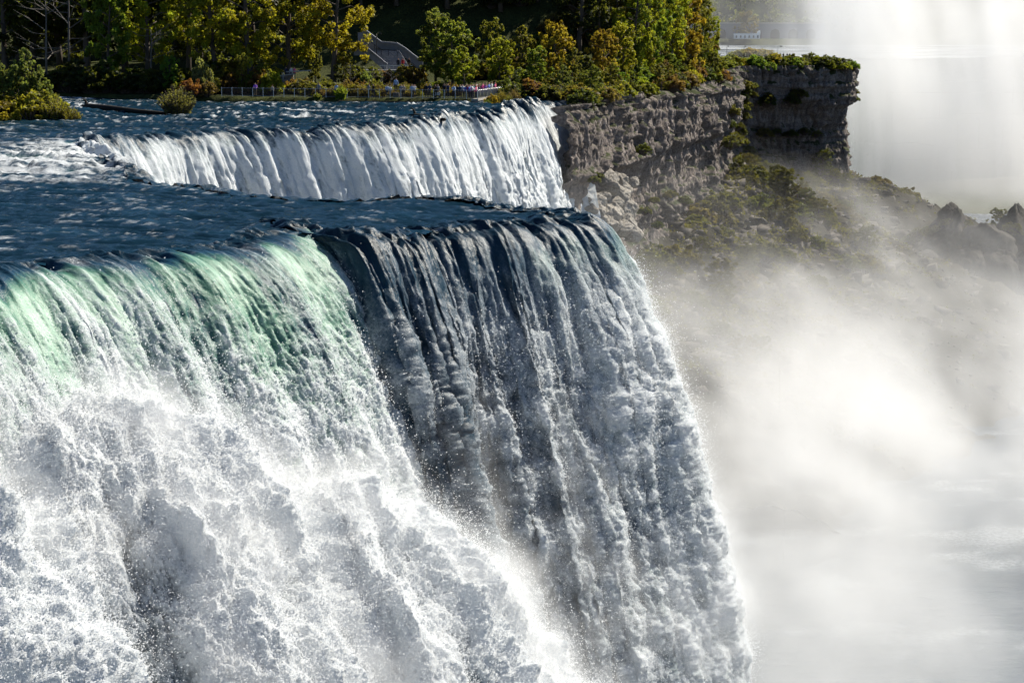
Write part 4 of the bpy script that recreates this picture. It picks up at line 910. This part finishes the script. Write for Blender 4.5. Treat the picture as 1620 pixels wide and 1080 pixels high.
for px, back_, col, pose, sc, lab in [
    (405, .7, 'purple', 'lean', 1.0, 'person in purple leaning on the left part of the long railing'), (432, .9, 'beige', 'stand', .85, 'person in beige behind the railing below the stone path wall'),
    (505, 1.2, 'grey', 'walk', 1.05, 'person in grey walking alone behind the middle of the railing'), (533, .9, 'pale blue', 'stand', 1.0, 'person in pale blue behind the lime plant'),
    (584, .8, 'grey', 'stand', 1.0, 'person in grey, left of a pair at the railing'), (591, .8, 'black', 'stand', 1.0, 'person in black, right of a pair at the railing'),
    (613, .8, 'pale blue', 'lean', .95, 'person in pale blue left of the tall standing visitor'), (618, 1.2, 'white', 'stand', .9, 'person in white beside the tall standing visitor'),
    (627, 1.6, 'pale blue', 'stand', 1.1, 'tall visitor in pale blue standing raised above the others'), (635, .8, 'grey', 'lean', 1.0, 'person in grey just right of the raised visitor'),
    (639, .9, 'beige', 'stand', 1.0, 'person in beige second right of the raised visitor'), (652, .8, 'pale blue', 'stand', 1.0, 'person in pale blue alone in a gap of the railing crowd'), (656, 1.1, 'white', 'photo', 1.0, 'person in white holding a camera in the gap of the crowd'),
    (675, .8, 'black', 'stand', 1.05, 'person in black left of a dark pair'), (680, .7, 'navy', 'lean', 1.05, 'person in navy right of a dark pair'),
    (689, .9, 'black', 'stand', 1.0, 'person in black behind a white pushchair'), (693, 1.2, 'grey', 'walk', 1.0, 'person in grey just right of the white pushchair'),
    (703, .9, 'black', 'stand', 1.08, 'tall person in black left of the pale blue cap'), (709, .8, 'navy', 'photo', 1.08, 'tall person in navy raising a camera'),
    (718, .7, 'pale blue', 'lean', 1.0, 'person in pale blue jacket leaning on the railing near its corner'), (723, 1.2, 'black', 'stand', 1.0, 'person in black right of the pale blue jacket'),
    (728, .8, 'navy', 'stand', 1.0, 'person in navy near the railing corner'), (732, 1.5, 'white', 'photo', 1.05, 'person in white with raised arms near the corner'), (736, .8, 'blue', 'stand', .95, 'person in blue near the railing corner'),
    (740, 1.0, 'magenta', 'stand', .95, 'person in magenta near the railing corner'), (744, 1.6, 'white', 'wave', 1.05, 'person in white waving above the corner crowd'), (747, .8, 'pink', 'stand', .95, 'person in pink at the railing corner')]:
    person(px, fence_d(px) + back_, col, pose, lab, 'people along the long railing', DECK + (.62 if 'raised above' in lab else 0), sc, rz=random.uniform(-.4, .4) if pose != 'lean' else .1)
# plinth under the raised visitor
xx = px_x(627, fence_d(627) + 1.6); tag(MB().box((0, 0, .31), (.9, .7, .62), 0, .86).build('stone_plinth', M['stone']), 'low stone block under the raised visitor', 'stone block').location = (xx, fence_d(627) + 1.6, DECK)
names = ['white', 'blue', 'black', 'pink', 'teal', 'white', 'navy', 'red', 'pale blue', 'magenta', 'black', 'white', 'purple', 'beige', 'black', 'blue', 'grey', 'pink']
for i in range(26):                                                        # the packed platform corner
    t = (i + .5) / 26; q = FEN1.lerp(FEN2, t); c = names[i % len(names)]; off = .75 + (i % 3) * .55
    x, y = q.x - off * .97, q.y + off * .24
    o = link('person', POSE[('lean', 'stand', 'photo', 'stand', 'wave')[i % 5]], M['person']); o.location = (x, y, DECK); s_ = random.uniform(.92, 1.06); o.scale = (s_, s_, s_); o.rotation_euler.z = random.uniform(.6, 1.5); o.color = (*COLS[c], 1)
    tag(o, 'person in %s in the packed crowd behind the bowed railing' % c, 'person', 'crowd behind the bowed railing')
# white pushchair
pc = tag(empty('pushchair', (px_x(692, 268.6), 268.9, DECK)), 'white pushchair behind the railing in the crowd', 'pushchair')
MB().prism([(-.3, .35), (.3, .35), (.42, .75), (-.1, .7), (-.35, 1.0)], -.2, .2).build('seat', M['white'], pc)
MB().tube([(-.35, .15, .9), (-.6, .15, 1.02), (-.6, -.15, 1.02), (-.35, -.15, .9)], .02, 5).build('handle', M['dark_metal'], pc)
for x in (-.3, .3):
    for y in (-.22, .22): MB().tube([(x, y - .03, .13), (x, y + .03, .13)], .13, 10).build('wheel', M['dark_metal'], pc)

# ------------------------------------------------------------------ path wall and stairs
pt = tag(empty('stone_path_wall', tuple(at(425, 128, 288))), 'low stone wall with pale rails beside the sloping path', 'wall')
def wl(px, py, d=288): return at(px, py, d) - at(425, 128, 288)
def strip(name, top, bot, d0, thick, mat, root, org):
    mb = MB(); t_ = [at(x, y, d0) - org for x, y in top]; b_ = [at(x, y, d0) - org for x, y in bot]; n = len(t_); v = []
    for k in (0, thick):
        for q in t_: v.append((q.x, q.y + k, q.z))
        for q in b_: v.append((q.x, q.y + k, q.z))
    f = []
    for i in range(n - 1):
        f += [[i, n + i, n + i + 1, i + 1], [2 * n + i, 2 * n + i + 1, 3 * n + i + 1, 3 * n + i], [i, i + 1, 2 * n + i + 1, 2 * n + i], [n + i, 3 * n + i, 3 * n + i + 1, n + i + 1]]
    f += [[0, 2 * n, 3 * n, n], [n - 1, 2 * n - 1, 4 * n - 1, 3 * n - 1]]
    mb.v = v; mb.f = f; return mb.build(name, mat, root)
og = at(425, 128, 288)
strip('upper_rail', [(425, 115.5), (446, 113.5)], [(425, 117), (446, 115)], 288, .3, M['concrete'], pt, og)
strip('upper_rail', [(452, 113.2), (492, 110.8)], [(452, 114.8), (492, 112.4)], 288, .3, M['concrete'], pt, og)
strip('ledge', [(424, 124), (440, 119.5), (466, 116)], [(424, 126), (440, 121.5), (466, 118)], 287.6, .4, M['concrete'], pt, og)
strip('wall_face', [(424, 126.2), (440, 121.7), (464, 118.2)], [(424, 135), (440, 135), (464, 138)], 288.2, .8, M['stone'], pt, og)
for px, y0 in ((425, 116.5), (437, 116), (447, 115)): strip('post', [(px, y0), (px + 1.6, y0)], [(px, 127), (px + 1.6, 127)], 287.4, .15, M['concrete'], pt, og)
strip('landing', [(432, 137), (463, 136)], [(432, 141), (463, 141)], 284, 3.5, M['path'], pt, og)
for px, c, lab in ((454, 'navy', 'person in navy on the sloping path, left of three'), (462, 'white', 'person in white on the sloping path, middle of three'), (467, 'pink', 'person in pink on the sloping path, right of three')):
    person(px, 289.5, c, 'walk', lab, 'people on the sloping path', at(px, 125.5, 289.5).z, 1.0)
org = at(600, 110, 304); st = tag(empty('concrete_stairs', tuple(org)), 'grey blue concrete stairs with sloping parapets in the hill shade', 'stairs')
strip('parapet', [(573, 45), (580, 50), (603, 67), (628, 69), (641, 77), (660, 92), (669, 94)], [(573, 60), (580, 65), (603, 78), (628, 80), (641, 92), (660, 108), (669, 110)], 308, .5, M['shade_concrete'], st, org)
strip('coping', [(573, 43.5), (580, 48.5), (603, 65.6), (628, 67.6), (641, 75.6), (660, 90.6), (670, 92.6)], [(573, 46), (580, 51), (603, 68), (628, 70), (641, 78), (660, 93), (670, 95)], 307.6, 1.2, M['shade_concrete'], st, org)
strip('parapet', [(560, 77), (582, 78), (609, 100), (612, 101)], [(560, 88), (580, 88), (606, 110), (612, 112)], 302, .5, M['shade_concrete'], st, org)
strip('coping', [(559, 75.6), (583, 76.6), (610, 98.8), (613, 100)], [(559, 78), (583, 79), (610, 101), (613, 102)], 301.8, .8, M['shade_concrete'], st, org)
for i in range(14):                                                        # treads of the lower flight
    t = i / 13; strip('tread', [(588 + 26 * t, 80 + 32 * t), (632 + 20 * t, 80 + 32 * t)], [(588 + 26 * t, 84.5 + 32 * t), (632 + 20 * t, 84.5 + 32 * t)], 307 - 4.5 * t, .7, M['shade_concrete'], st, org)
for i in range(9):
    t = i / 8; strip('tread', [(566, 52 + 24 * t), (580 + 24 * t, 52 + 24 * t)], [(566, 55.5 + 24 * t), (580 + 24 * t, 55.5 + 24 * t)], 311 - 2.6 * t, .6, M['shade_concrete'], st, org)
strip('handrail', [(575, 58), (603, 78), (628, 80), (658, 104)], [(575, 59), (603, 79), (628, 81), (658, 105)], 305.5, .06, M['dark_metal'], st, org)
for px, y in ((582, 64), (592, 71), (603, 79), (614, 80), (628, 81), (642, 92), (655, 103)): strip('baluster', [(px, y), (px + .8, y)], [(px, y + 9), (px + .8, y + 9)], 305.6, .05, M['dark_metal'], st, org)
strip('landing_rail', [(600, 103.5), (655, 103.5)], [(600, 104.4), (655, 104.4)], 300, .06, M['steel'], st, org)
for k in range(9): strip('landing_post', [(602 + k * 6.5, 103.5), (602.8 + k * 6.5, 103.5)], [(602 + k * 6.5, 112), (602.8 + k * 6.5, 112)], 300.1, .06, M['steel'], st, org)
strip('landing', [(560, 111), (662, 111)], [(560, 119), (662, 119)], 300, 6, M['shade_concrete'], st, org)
for px, c, lab in ((631, 'black', 'person in black at the stair foot, left of three'), (638, 'red', 'person in dark red at the stair foot, middle of three'), (648, 'black', 'person in black at the stair foot, right of three')):
    person(px, 301.5, c, 'stand', lab, 'people at the stair foot', at(px, 111, 301.5).z, 1.0)
def lamp_post(loc, H, label, mat, arm=-.5):
    r = tag(empty('lamp_post', loc), label, 'lamp post')
    MB().tube([(0, 0, -.3), (0, 0, H * .5), (0, 0, H)], [.09 * H / 4, .07 * H / 4, .055 * H / 4], 8).build('pole', M[mat], r, True)
    MB().tube([(0, 0, H), (arm * .5, 0, H + .1), (arm, 0, H + .05)], .045 * H / 4, 6).build('arm', M[mat], r, True)
    MB().box((arm * 1.25, 0, H), (abs(arm) * 1.1, .35, .22), 0, .75).build('lamp_head', M['dark_metal'], r)
p = at(596, 90, 303); lamp_post(tuple(p), at(596, 53, 303).z - p.z, 'dark lamp post standing on the concrete stairs', 'dark_metal', .4)

# ------------------------------------------------------------------ far plateau: lamps, lawn, people
for px, lab, mat, arm in ((1148, 'leftmost lamp post on the far lawn', 'dark_metal', .35), (1175, 'middle lamp post on the far lawn', 'dark_metal', .35), (1228, 'pale rightmost lamp post on the far lawn, with flat head', 'pole', .8)):
    x = px_x(px, 620); lamp_post((x, 620, 0), at(px, 73.5, 620).z, lab, mat, arm)
strip_o = at(1200, 95, 600); lw = link('lawn', mesh_arrays('lawn', [(px_x(1150, 560), 560, .22), (px_x(1225, 560), 560, .22), (px_x(1235, 640), 640, .22), (px_x(1140, 640), 640, .22)], [[0, 1, 2, 3]]), M['lawn']); tag(lw, 'sunlit strip of lawn on the far plateau', None, None, 'structure')
fr = tag(empty('low_fence', (px_x(1152, 632), 632, .1)), 'thin dark fence along the far lawn', 'fence'); d = Vector((px_x(1200, 625) - px_x(1152, 632), -7, 0))
for i in range(13): link('post', MB().box((0, 0, .5), (.1, .1, 1.0)).mesh('post'), M['dark_metal'], fr, tuple(d * i / 12))
for z in (.55, .95):
    o = MB().box((d.length / 2, 0, z), (d.length, .07, .07)).build('rail', M['dark_metal'], fr); o.rotation_euler.z = math.atan2(d.y, d.x)
for i, (px, c) in enumerate(((1221, 'grey'), (1232, 'black'), (1237, 'black'), (1243, 'navy'), (1247, 'black'), (1216, 'black'))):
    person(px, 572, c, 'stand' if i % 2 else 'walk', ['person in grey beside the pale lamp post on the far plateau', 'person in black right of the pale far lamp post', 'second dark figure right of the pale far lamp post', 'person in navy, third right of the pale far lamp post', 'rightmost dark figure on the far plateau', 'leftmost dark figure on the far plateau'][i], 'people on the far plateau', .9, 1.05)

# rocks
for i, (px, py, d, sc, lab) in enumerate([
    (1440, 395, 452, (6, 5, 5), 'dark boulder at the left of the big rocks by the pool'), (1508, 385, 448, (6, 5, 8), 'largest dark peaked boulder on the right shore'), (1485, 400, 446, (5, 5, 5), 'dark boulder leaning on the left of the peaked one'),
    (1556, 392, 444, (6.5, 5, 5.5), 'dark rounded boulder right of the peaked one'), (1606, 372, 452, (5, 5, 6), 'dark boulder cut by the right frame edge'), (1400, 415, 448, (5, 4, 3.4), 'low dark boulder left of the big rocks'),
    (1470, 428, 440, (6, 4, 4), 'dark boulder at the water below the peaked one'), (1530, 425, 438, (6, 4, 4.4), 'dark boulder at the water right of the peaked one'), (1585, 425, 438, (6, 4, 4.6), 'dark boulder at the water near the right edge'),
    (1618, 430, 436, (5, 4, 4), 'lowest dark boulder at the right frame edge'), (1350, 405, 454, (4, 4, 3), 'small dark boulder leftmost on the shore'), (1420, 440, 440, (4, 3, 2.6), 'small dark boulder at the waterline')]):
    p = at(px, py, d); boulder(i, tuple(p), sc, 'rock', lab, 'dark boulders on the right shore')
for i in range(26):
    px = 1395 + i * 8.6; py = float(np.interp(px, [1395, 1440, 1508, 1560, 1620], [398, 372, 342, 372, 352])) + random.uniform(-2, 8); p = at(px, py, 447); plant(('shrub0', 'shrub1', 'shrub2')[i % 3], (p.x, p.y, p.z - 1.6), random.uniform(1.6, 2.8), 1.3, jit((.022, .022, .010), .3), 'dark scrub growing over the boulders on the right shore', 'shrub', 'scrub on the boulders')
for i in range(40):
    px = random.uniform(932, 1002); py = random.uniform(275, 372); d = np.interp(px, [935, 1000], [275, 285]) - (py - 285) * .09; p = at(px, py, d); q = random.uniform(.5, 1.5)
    boulder(i, tuple(p), (q * 1.3, q, q), 'palerock', 'pale wet rock at the foot of the far waterfall', 'pale rocks by the far waterfall')

# ------------------------------------------------------------------ far shore
xs = np.arange(40, 700, 6.0); ys = np.arange(640, 1185, 6.0); X, Y = np.meshgrid(xs, ys, indexing='ij')
edge_y = 900 - 90 * np.clip((X - 150) / 200, -1, 1.5) ** 2; okm = (Y > np.where(X > 97, 745 + (X - 97) * .55, 655)); keep = okm[:-1, :-1]
V, Fq, A = compact(np.stack([X, Y, -2.6 + .3 * perlin(X / 15, Y / 11, 2.0)], -1).reshape(-1, 3), grid_faces(len(xs), len(ys), keep), {'foam': np.clip(.25 + .7 * perlin(X / 30, Y / 14, 5.0).ravel(), 0, 1), 'aer': np.full(X.size, .15)})
tag(link('upper_river', mesh_arrays('upper_river', V, Fq, A), M['farwater']), 'bright river beyond the far plateau', None, None, 'structure')
hs = tag(empty('waterfall', (px_x(1450, 860), 860, -40)), 'huge hazy white waterfall far behind the right mist', 'waterfall')
hp = [Vector((97 + k * 9, 742 + k * 9 * .55 + 20 * math.sin(k / 6), -2.5)) for k in range(30)]
s_, P_, D_ = resample(hp, [(.48, -.88)] * 30, 1.0); z_ = np.arange(0, 48, 1.2); SSg, ZG = np.meshgrid(s_, z_, indexing='ij')
off = np.sqrt(ZG) * 1.2 + 1.5 * perlin(SSg / 6, ZG / 50, 1.0) + .7 * perlin(SSg / 2.2, ZG / 25, 2.0) * ss(0, 15, ZG)
Vh = np.stack([P_[:, None, 0] + .48 * off, P_[:, None, 1] - .88 * off, -2.5 - ZG], -1)
o = link('water_curtain', mesh_arrays('water_curtain', Vh.reshape(-1, 3), grid_faces(len(s_), len(z_)), {'foam': np.clip(.55 + .5 * perlin(SSg / 5, ZG / 60, 4.0), 0, 1), 'aer': np.full(SSg.size, .5)}), M['farwater']); under(o, hs)
xs = np.arange(-300, 900, 9.0); ys = np.arange(1165, 1700, 9.0); X, Y = np.meshgrid(xs, ys, indexing='ij')
Z = np.where(Y < 1172, -3.5, 0.8) + 90 * ss(1190, 1330, Y) + 3 * perlin(X / 40, Y / 40, 1.0) * ss(1190, 1230, Y)
tag(link('far_hill', mesh_arrays('far_hill', np.stack([X, Y, Z], -1).reshape(-1, 3), grid_faces(len(xs), len(ys))), M['soil']), 'dim wooded hill on the far shore', None, None, 'structure')
cen = []; rr = np.random.default_rng(8)
for i in range(420):
    x, y = rr.uniform(60, 235), rr.uniform(1200, 1330); cen.append((x, y, .8 + 90 * float(ss(1190, 1330, y)) + rr.uniform(1, 6)))
V, Fq, v = leaf_cloud(cen, rr.uniform(3, 6, 420), 60, .9, 5)
o = link('far_wood', mesh_arrays('far_wood', V, Fq, {'v': v}, smooth=False), M['leaf']); o.color = (*DK, 1); tag(o, 'dim hazy wood covering the far hillside', 'wood', None, 'stuff')
fw = tag(empty('far_wall', (px_x(1170, 1182), 1182, .8)), 'long grey arched retaining wall on the far shore', 'wall')
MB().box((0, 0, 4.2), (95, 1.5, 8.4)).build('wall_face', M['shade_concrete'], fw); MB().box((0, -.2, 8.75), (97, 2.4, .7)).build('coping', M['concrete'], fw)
for k in range(9):
    x = -42 + k * 10.2; MB().prism([(x - 2.6, .1), (x + 2.6, .1), (x + 2.6, 3.2), (x + 1.9, 4.8), (x, 5.6), (x - 1.9, 4.8), (x - 2.6, 3.2)], -1.1, -.7).build('arch', M['dark_metal'], fw)
x = px_x(1178, 1174); plant('mid2', (x, 1174, .6), 15.5, 1.15, (.10, .075, .028), 'big hazy brownish tree on the far shore', 'tree', None, 'broadleaf_tree')
wsx = tag(empty('white_shelter', (px_x(1179, 1168), 1168, .8)), 'low white shelter half hidden under the big hazy tree', 'shelter')
MB().box((0, 0, 1.3), (14.5, 3, 2.4)).build('wall', M['white'], wsx); MB().prism([(-7.6, 2.5), (7.6, 2.5), (7.0, 3.0), (-7.0, 3.0)], -1.8, 1.8).build('roof', M['white'], wsx); MB().prism([(5.6, 3.0), (7.6, 3.0), (7.4, 4.8), (6.2, 4.4)], -1, 1).build('gable', M['white'], wsx)
for k in range(6): MB().box((-6 + k * 2.4, -1.5, 1.2), (.9, .1, 1.5)).build('window', M['dark_metal'], wsx)
for i in range(9):
    px = 1160 + i * 8 + random.uniform(-2, 2); plant(('shrub0', 'shrub1')[i % 2], (px_x(px, 770), 770, -2.8), random.uniform(3.5, 5.5) * (1 - abs(i - 4) * .07), 1.6, jit((.22, .21, .05), .12), 'pale yellow bush on the low bank beyond the lamp posts', 'shrub', 'yellow bushes beyond the lamps')

# ------------------------------------------------------------------ mist: real density in the air of the gorge
class E:
    """field expression for a density grid"""
    g = None
    def __init__(s, sock): s.s = sock
    @staticmethod
    def op(o, *a):
        n = E.g.nodes.new('ShaderNodeMath'); n.operation = o
        for i, v in enumerate(a):
            if isinstance(v, E): E.g.links.new(v.s, n.inputs[i])
            else: n.inputs[i].default_value = float(v)
        return E(n.outputs[0])
    def __add__(s, b): return E.op('ADD', s, b)
    __radd__ = __add__
    def __sub__(s, b): return E.op('SUBTRACT', s, b)
    def __rsub__(s, b): return E.op('SUBTRACT', b, s)
    def __mul__(s, b): return E.op('MULTIPLY', s, b)
    __rmul__ = __mul__
    def __truediv__(s, b): return E.op('DIVIDE', s, b)
    def ss(s, a, b):
        n = E.g.nodes.new('ShaderNodeMapRange'); n.interpolation_type = 'SMOOTHSTEP'; E.g.links.new(s.s, n.inputs[0])
        if a < b: n.inputs[1].default_value, n.inputs[2].default_value = a, b
        else: n.inputs[1].default_value, n.inputs[2].default_value, n.inputs[3].default_value, n.inputs[4].default_value = b, a, 1, 0
        return E(n.outputs[0])
    def gauss(s, c, w): q = (s - c) / w; return E.op('EXPONENT', q * q * -1.0)
    def exp(s): return E.op('EXPONENT', s)
    def max0(s): return E.op('MAXIMUM', s, 0.0)
def e_noise(x, y, z, detail=3, rough=.55, dist=0.0):
    c = E.g.nodes.new('ShaderNodeCombineXYZ')
    for i, v in enumerate((x, y, z)): E.g.links.new(v.s, c.inputs[i])
    n = E.g.nodes.new('ShaderNodeTexNoise'); n.inputs['Scale'].default_value = 1.0; n.inputs['Detail'].default_value = detail; n.inputs['Roughness'].default_value = rough; n.inputs['Distortion'].default_value = dist
    E.g.links.new(c.outputs[0], n.inputs['Vector']); return E(n.outputs[0])
def mist(name, label, lo, hi, res, fn, aniso=.3, col=(1, 1, 1)):
    g = bpy.data.node_groups.new(name + '_density', 'GeometryNodeTree'); g.interface.new_socket('Geometry', in_out='INPUT', socket_type='NodeSocketGeometry'); g.interface.new_socket('Geometry', in_out='OUTPUT', socket_type='NodeSocketGeometry')
    E.g = g; pos = g.nodes.new('GeometryNodeInputPosition'); sx = g.nodes.new('ShaderNodeSeparateXYZ'); g.links.new(pos.outputs[0], sx.inputs[0])
    dens = fn(E(sx.outputs[0]), E(sx.outputs[1]), E(sx.outputs[2]))
    vc = g.nodes.new('GeometryNodeVolumeCube'); g.links.new(dens.s, vc.inputs['Density']); vc.inputs['Min'].default_value = lo; vc.inputs['Max'].default_value = hi
    for k, ax in enumerate('XYZ'): vc.inputs['Resolution ' + ax].default_value = int((hi[k] - lo[k]) / res[k])
    m = bpy.data.materials.new(name); m.use_nodes = True; t = m.node_tree; t.nodes.clear(); pv = t.nodes.new('ShaderNodeVolumePrincipled'); ou = t.nodes.new('ShaderNodeOutputMaterial'); t.links.new(pv.outputs[0], ou.inputs['Volume'])
    pv.inputs['Color'].default_value = (*col, 1); pv.inputs['Density'].default_value = 1.0; pv.inputs['Anisotropy'].default_value = aniso; pv.inputs['Density Attribute'].default_value = 'density'
    sm = g.nodes.new('GeometryNodeSetMaterial'); sm.inputs['Material'].default_value = m; g.links.new(vc.outputs[0], sm.inputs[0])
    go = g.nodes.new('NodeGroupOutput'); g.links.new(sm.outputs[0], go.inputs[0])
    me = bpy.data.meshes.new(name); me.from_pydata([lo, hi], [], []); o = link(name, me); o.modifiers.new('density', 'NODES').node_group = g; me.materials.append(m)
    return tag(o, label, 'mist', None, 'stuff')
def gorge(x, y, z):
    h = z + 48.0
    big = e_noise(x / 20.0 + z / 36.0, y / 34.0, z / 18.0 + 3.0, 5, .62, .9)
    st = e_noise(x / 4.5 - z / 18.0, y / 9.0, z / 13.0, 4, .65, .4)
    top = (z + 10.5 + (y - 200.0) * .075 + (big - .5) * 46.0).ss(0, -16)       # ragged top of the cloud
    body = (h / -14.0).exp() * y.ss(145, 230) * y.ss(430, 310) * x.ss(2, 22) * .5
    plume = x.gauss(30, 22) * y.gauss(245, 42) * (h / -26.0).exp() * .8
    foot = x.gauss(13, 13) * y.gauss(254, 30) * z.ss(-3, -24) * .26
    near = x.gauss(20, 9) * y.gauss(126, 26) * z.ss(-8, -34) * .3
    fore = (h / -15.0).exp() * y.ss(110, 160) * y.ss(260, 200) * x.ss(6, 24) * (big * 5.0 - 2.2).max0() * .22
    wisp = x.gauss(46, 40) * y.gauss(360, 75) * (z + 14.0).ss(0, -16) * (big * 5.0 - 2.3).max0() * .40
    d = ((body + plume) * top + foot + near + fore + wisp) * ((big * 5.0 - 2.0).max0()) * (st * 3.0 - .7).max0()
    return d * .09
mist('gorge_mist', 'white mist rising from the gorge at right', (-26, 100, -48), (170, 470, 2), (1.5, 2.2, 1.3), gorge)
def plume(x, y, z):
    st = e_noise(x / 8.0 + z / 45.0, y / 40.0, z / 60.0, 4, .62, .4); big = e_noise(x / 45.0, y / 60.0, z / 45.0 + 2, 3, .55, .5)
    core = x.ss(92, 130) * x.ss(215, 170) * y.gauss(735, 40) * z.ss(65, 22); thin = x.ss(40, 100) * y.gauss(760, 80) * .055
    return (core + thin) * (big * 2.6 - .6).max0() * (st * 4.2 - 1.25).max0() * .056
mist('plume', 'towering white spray plume of the far waterfall at top right', (40, 610, -48), (300, 880, 85), (3.0, 6, 4), plume, .45)

# spray cloud hugging the foot of the near fall
def near_cloud():
    name = 'spray_cloud'; lo, hi = (-34, 82, -27), (20, 128, -1.5); res = .45
    g = bpy.data.node_groups.new(name + '_density', 'GeometryNodeTree'); g.interface.new_socket('Geometry', in_out='INPUT', socket_type='NodeSocketGeometry'); g.interface.new_socket('Geometry', in_out='OUTPUT', socket_type='NodeSocketGeometry')
    E.g = g; pos = g.nodes.new('GeometryNodeInputPosition'); sx = g.nodes.new('ShaderNodeSeparateXYZ'); g.links.new(pos.outputs[0], sx.inputs[0]); x, y, z = (E(sx.outputs[k]) for k in range(3))
    def dist(ob):
        oi = g.nodes.new('GeometryNodeObjectInfo'); oi.transform_space = 'RELATIVE'; oi.inputs['Object'].default_value = ob
        pr = g.nodes.new('GeometryNodeProximity'); pr.target_element = 'POINTS'; g.links.new(oi.outputs['Geometry'], pr.inputs[0]); return E(pr.outputs['Distance'])
    n = e_noise(x / 1.7, y / 1.7, z / 2.0, 5, .62, .5); n2 = e_noise(x / 6.0, y / 6.0, z / 7.0, 2, .5)
    k = (n * 3.4 - 1.25).max0() * (n2 * 3.2 - 1.0).max0()
    d = dist(casc_ob).ss(2.2, 0.0) * .30 + E.op('MINIMUM', dist(blue_ob), dist(green_ob)).ss(1.5, 0) * z.ss(-5, -20) * .26
    vc = g.nodes.new('GeometryNodeVolumeCube'); g.links.new((d * k).s, vc.inputs['Density']); vc.inputs['Min'].default_value = lo; vc.inputs['Max'].default_value = hi
    for i, ax in enumerate('XYZ'): vc.inputs['Resolution ' + ax].default_value = int((hi[i] - lo[i]) / res)
    m = bpy.data.materials.new(name); m.use_nodes = True; t = m.node_tree; t.nodes.clear(); pv = t.nodes.new('ShaderNodeVolumePrincipled'); ou = t.nodes.new('ShaderNodeOutputMaterial'); t.links.new(pv.outputs[0], ou.inputs['Volume'])
    pv.inputs['Color'].default_value = (1, 1, 1, 1); pv.inputs['Density'].default_value = 1.0; pv.inputs['Anisotropy'].default_value = .25
    sm = g.nodes.new('GeometryNodeSetMaterial'); sm.inputs['Material'].default_value = m; g.links.new(vc.outputs[0], sm.inputs[0]); go = g.nodes.new('NodeGroupOutput'); g.links.new(sm.outputs[0], go.inputs[0])
    me = bpy.data.meshes.new(name); me.from_pydata([lo, hi], [], []); o = link(name, me); o.modifiers.new('density', 'NODES').node_group = g; me.materials.append(m)
    tag(o, 'soft white spray hanging over the foot of the near waterfall', 'spray', None, 'stuff')
near_cloud()

# ------------------------------------------------------------------ labels: tell look-alikes apart by their order in the picture
def nth(k):
    return '%d%s' % (k, 'th' if 10 <= k % 100 <= 20 else {1: 'st', 2: 'nd', 3: 'rd'}.get(k % 10, 'th'))
same = {}
for o in S.objects:
    if o.parent is None and 'label' in o and 'category' in o and 'kind' not in o:
        lab = o['label']
        if 'talus slope' in lab: lab = lab.replace('the misty talus slope', 'the %s misty talus slope' % ('upper' if o.location.z > -26 else ('middle' if o.location.z > -35 else 'lower')))
        same.setdefault(lab, []).append(o)
for lab, obs in same.items():
    if len(obs) == 1: obs[0]['label'] = lab; continue
    obs.sort(key=lambda o: o.location.x / o.location.y)
    for k, o in enumerate(obs): o['label'] = '%s, %s from the left' % (lab, nth(k + 1))
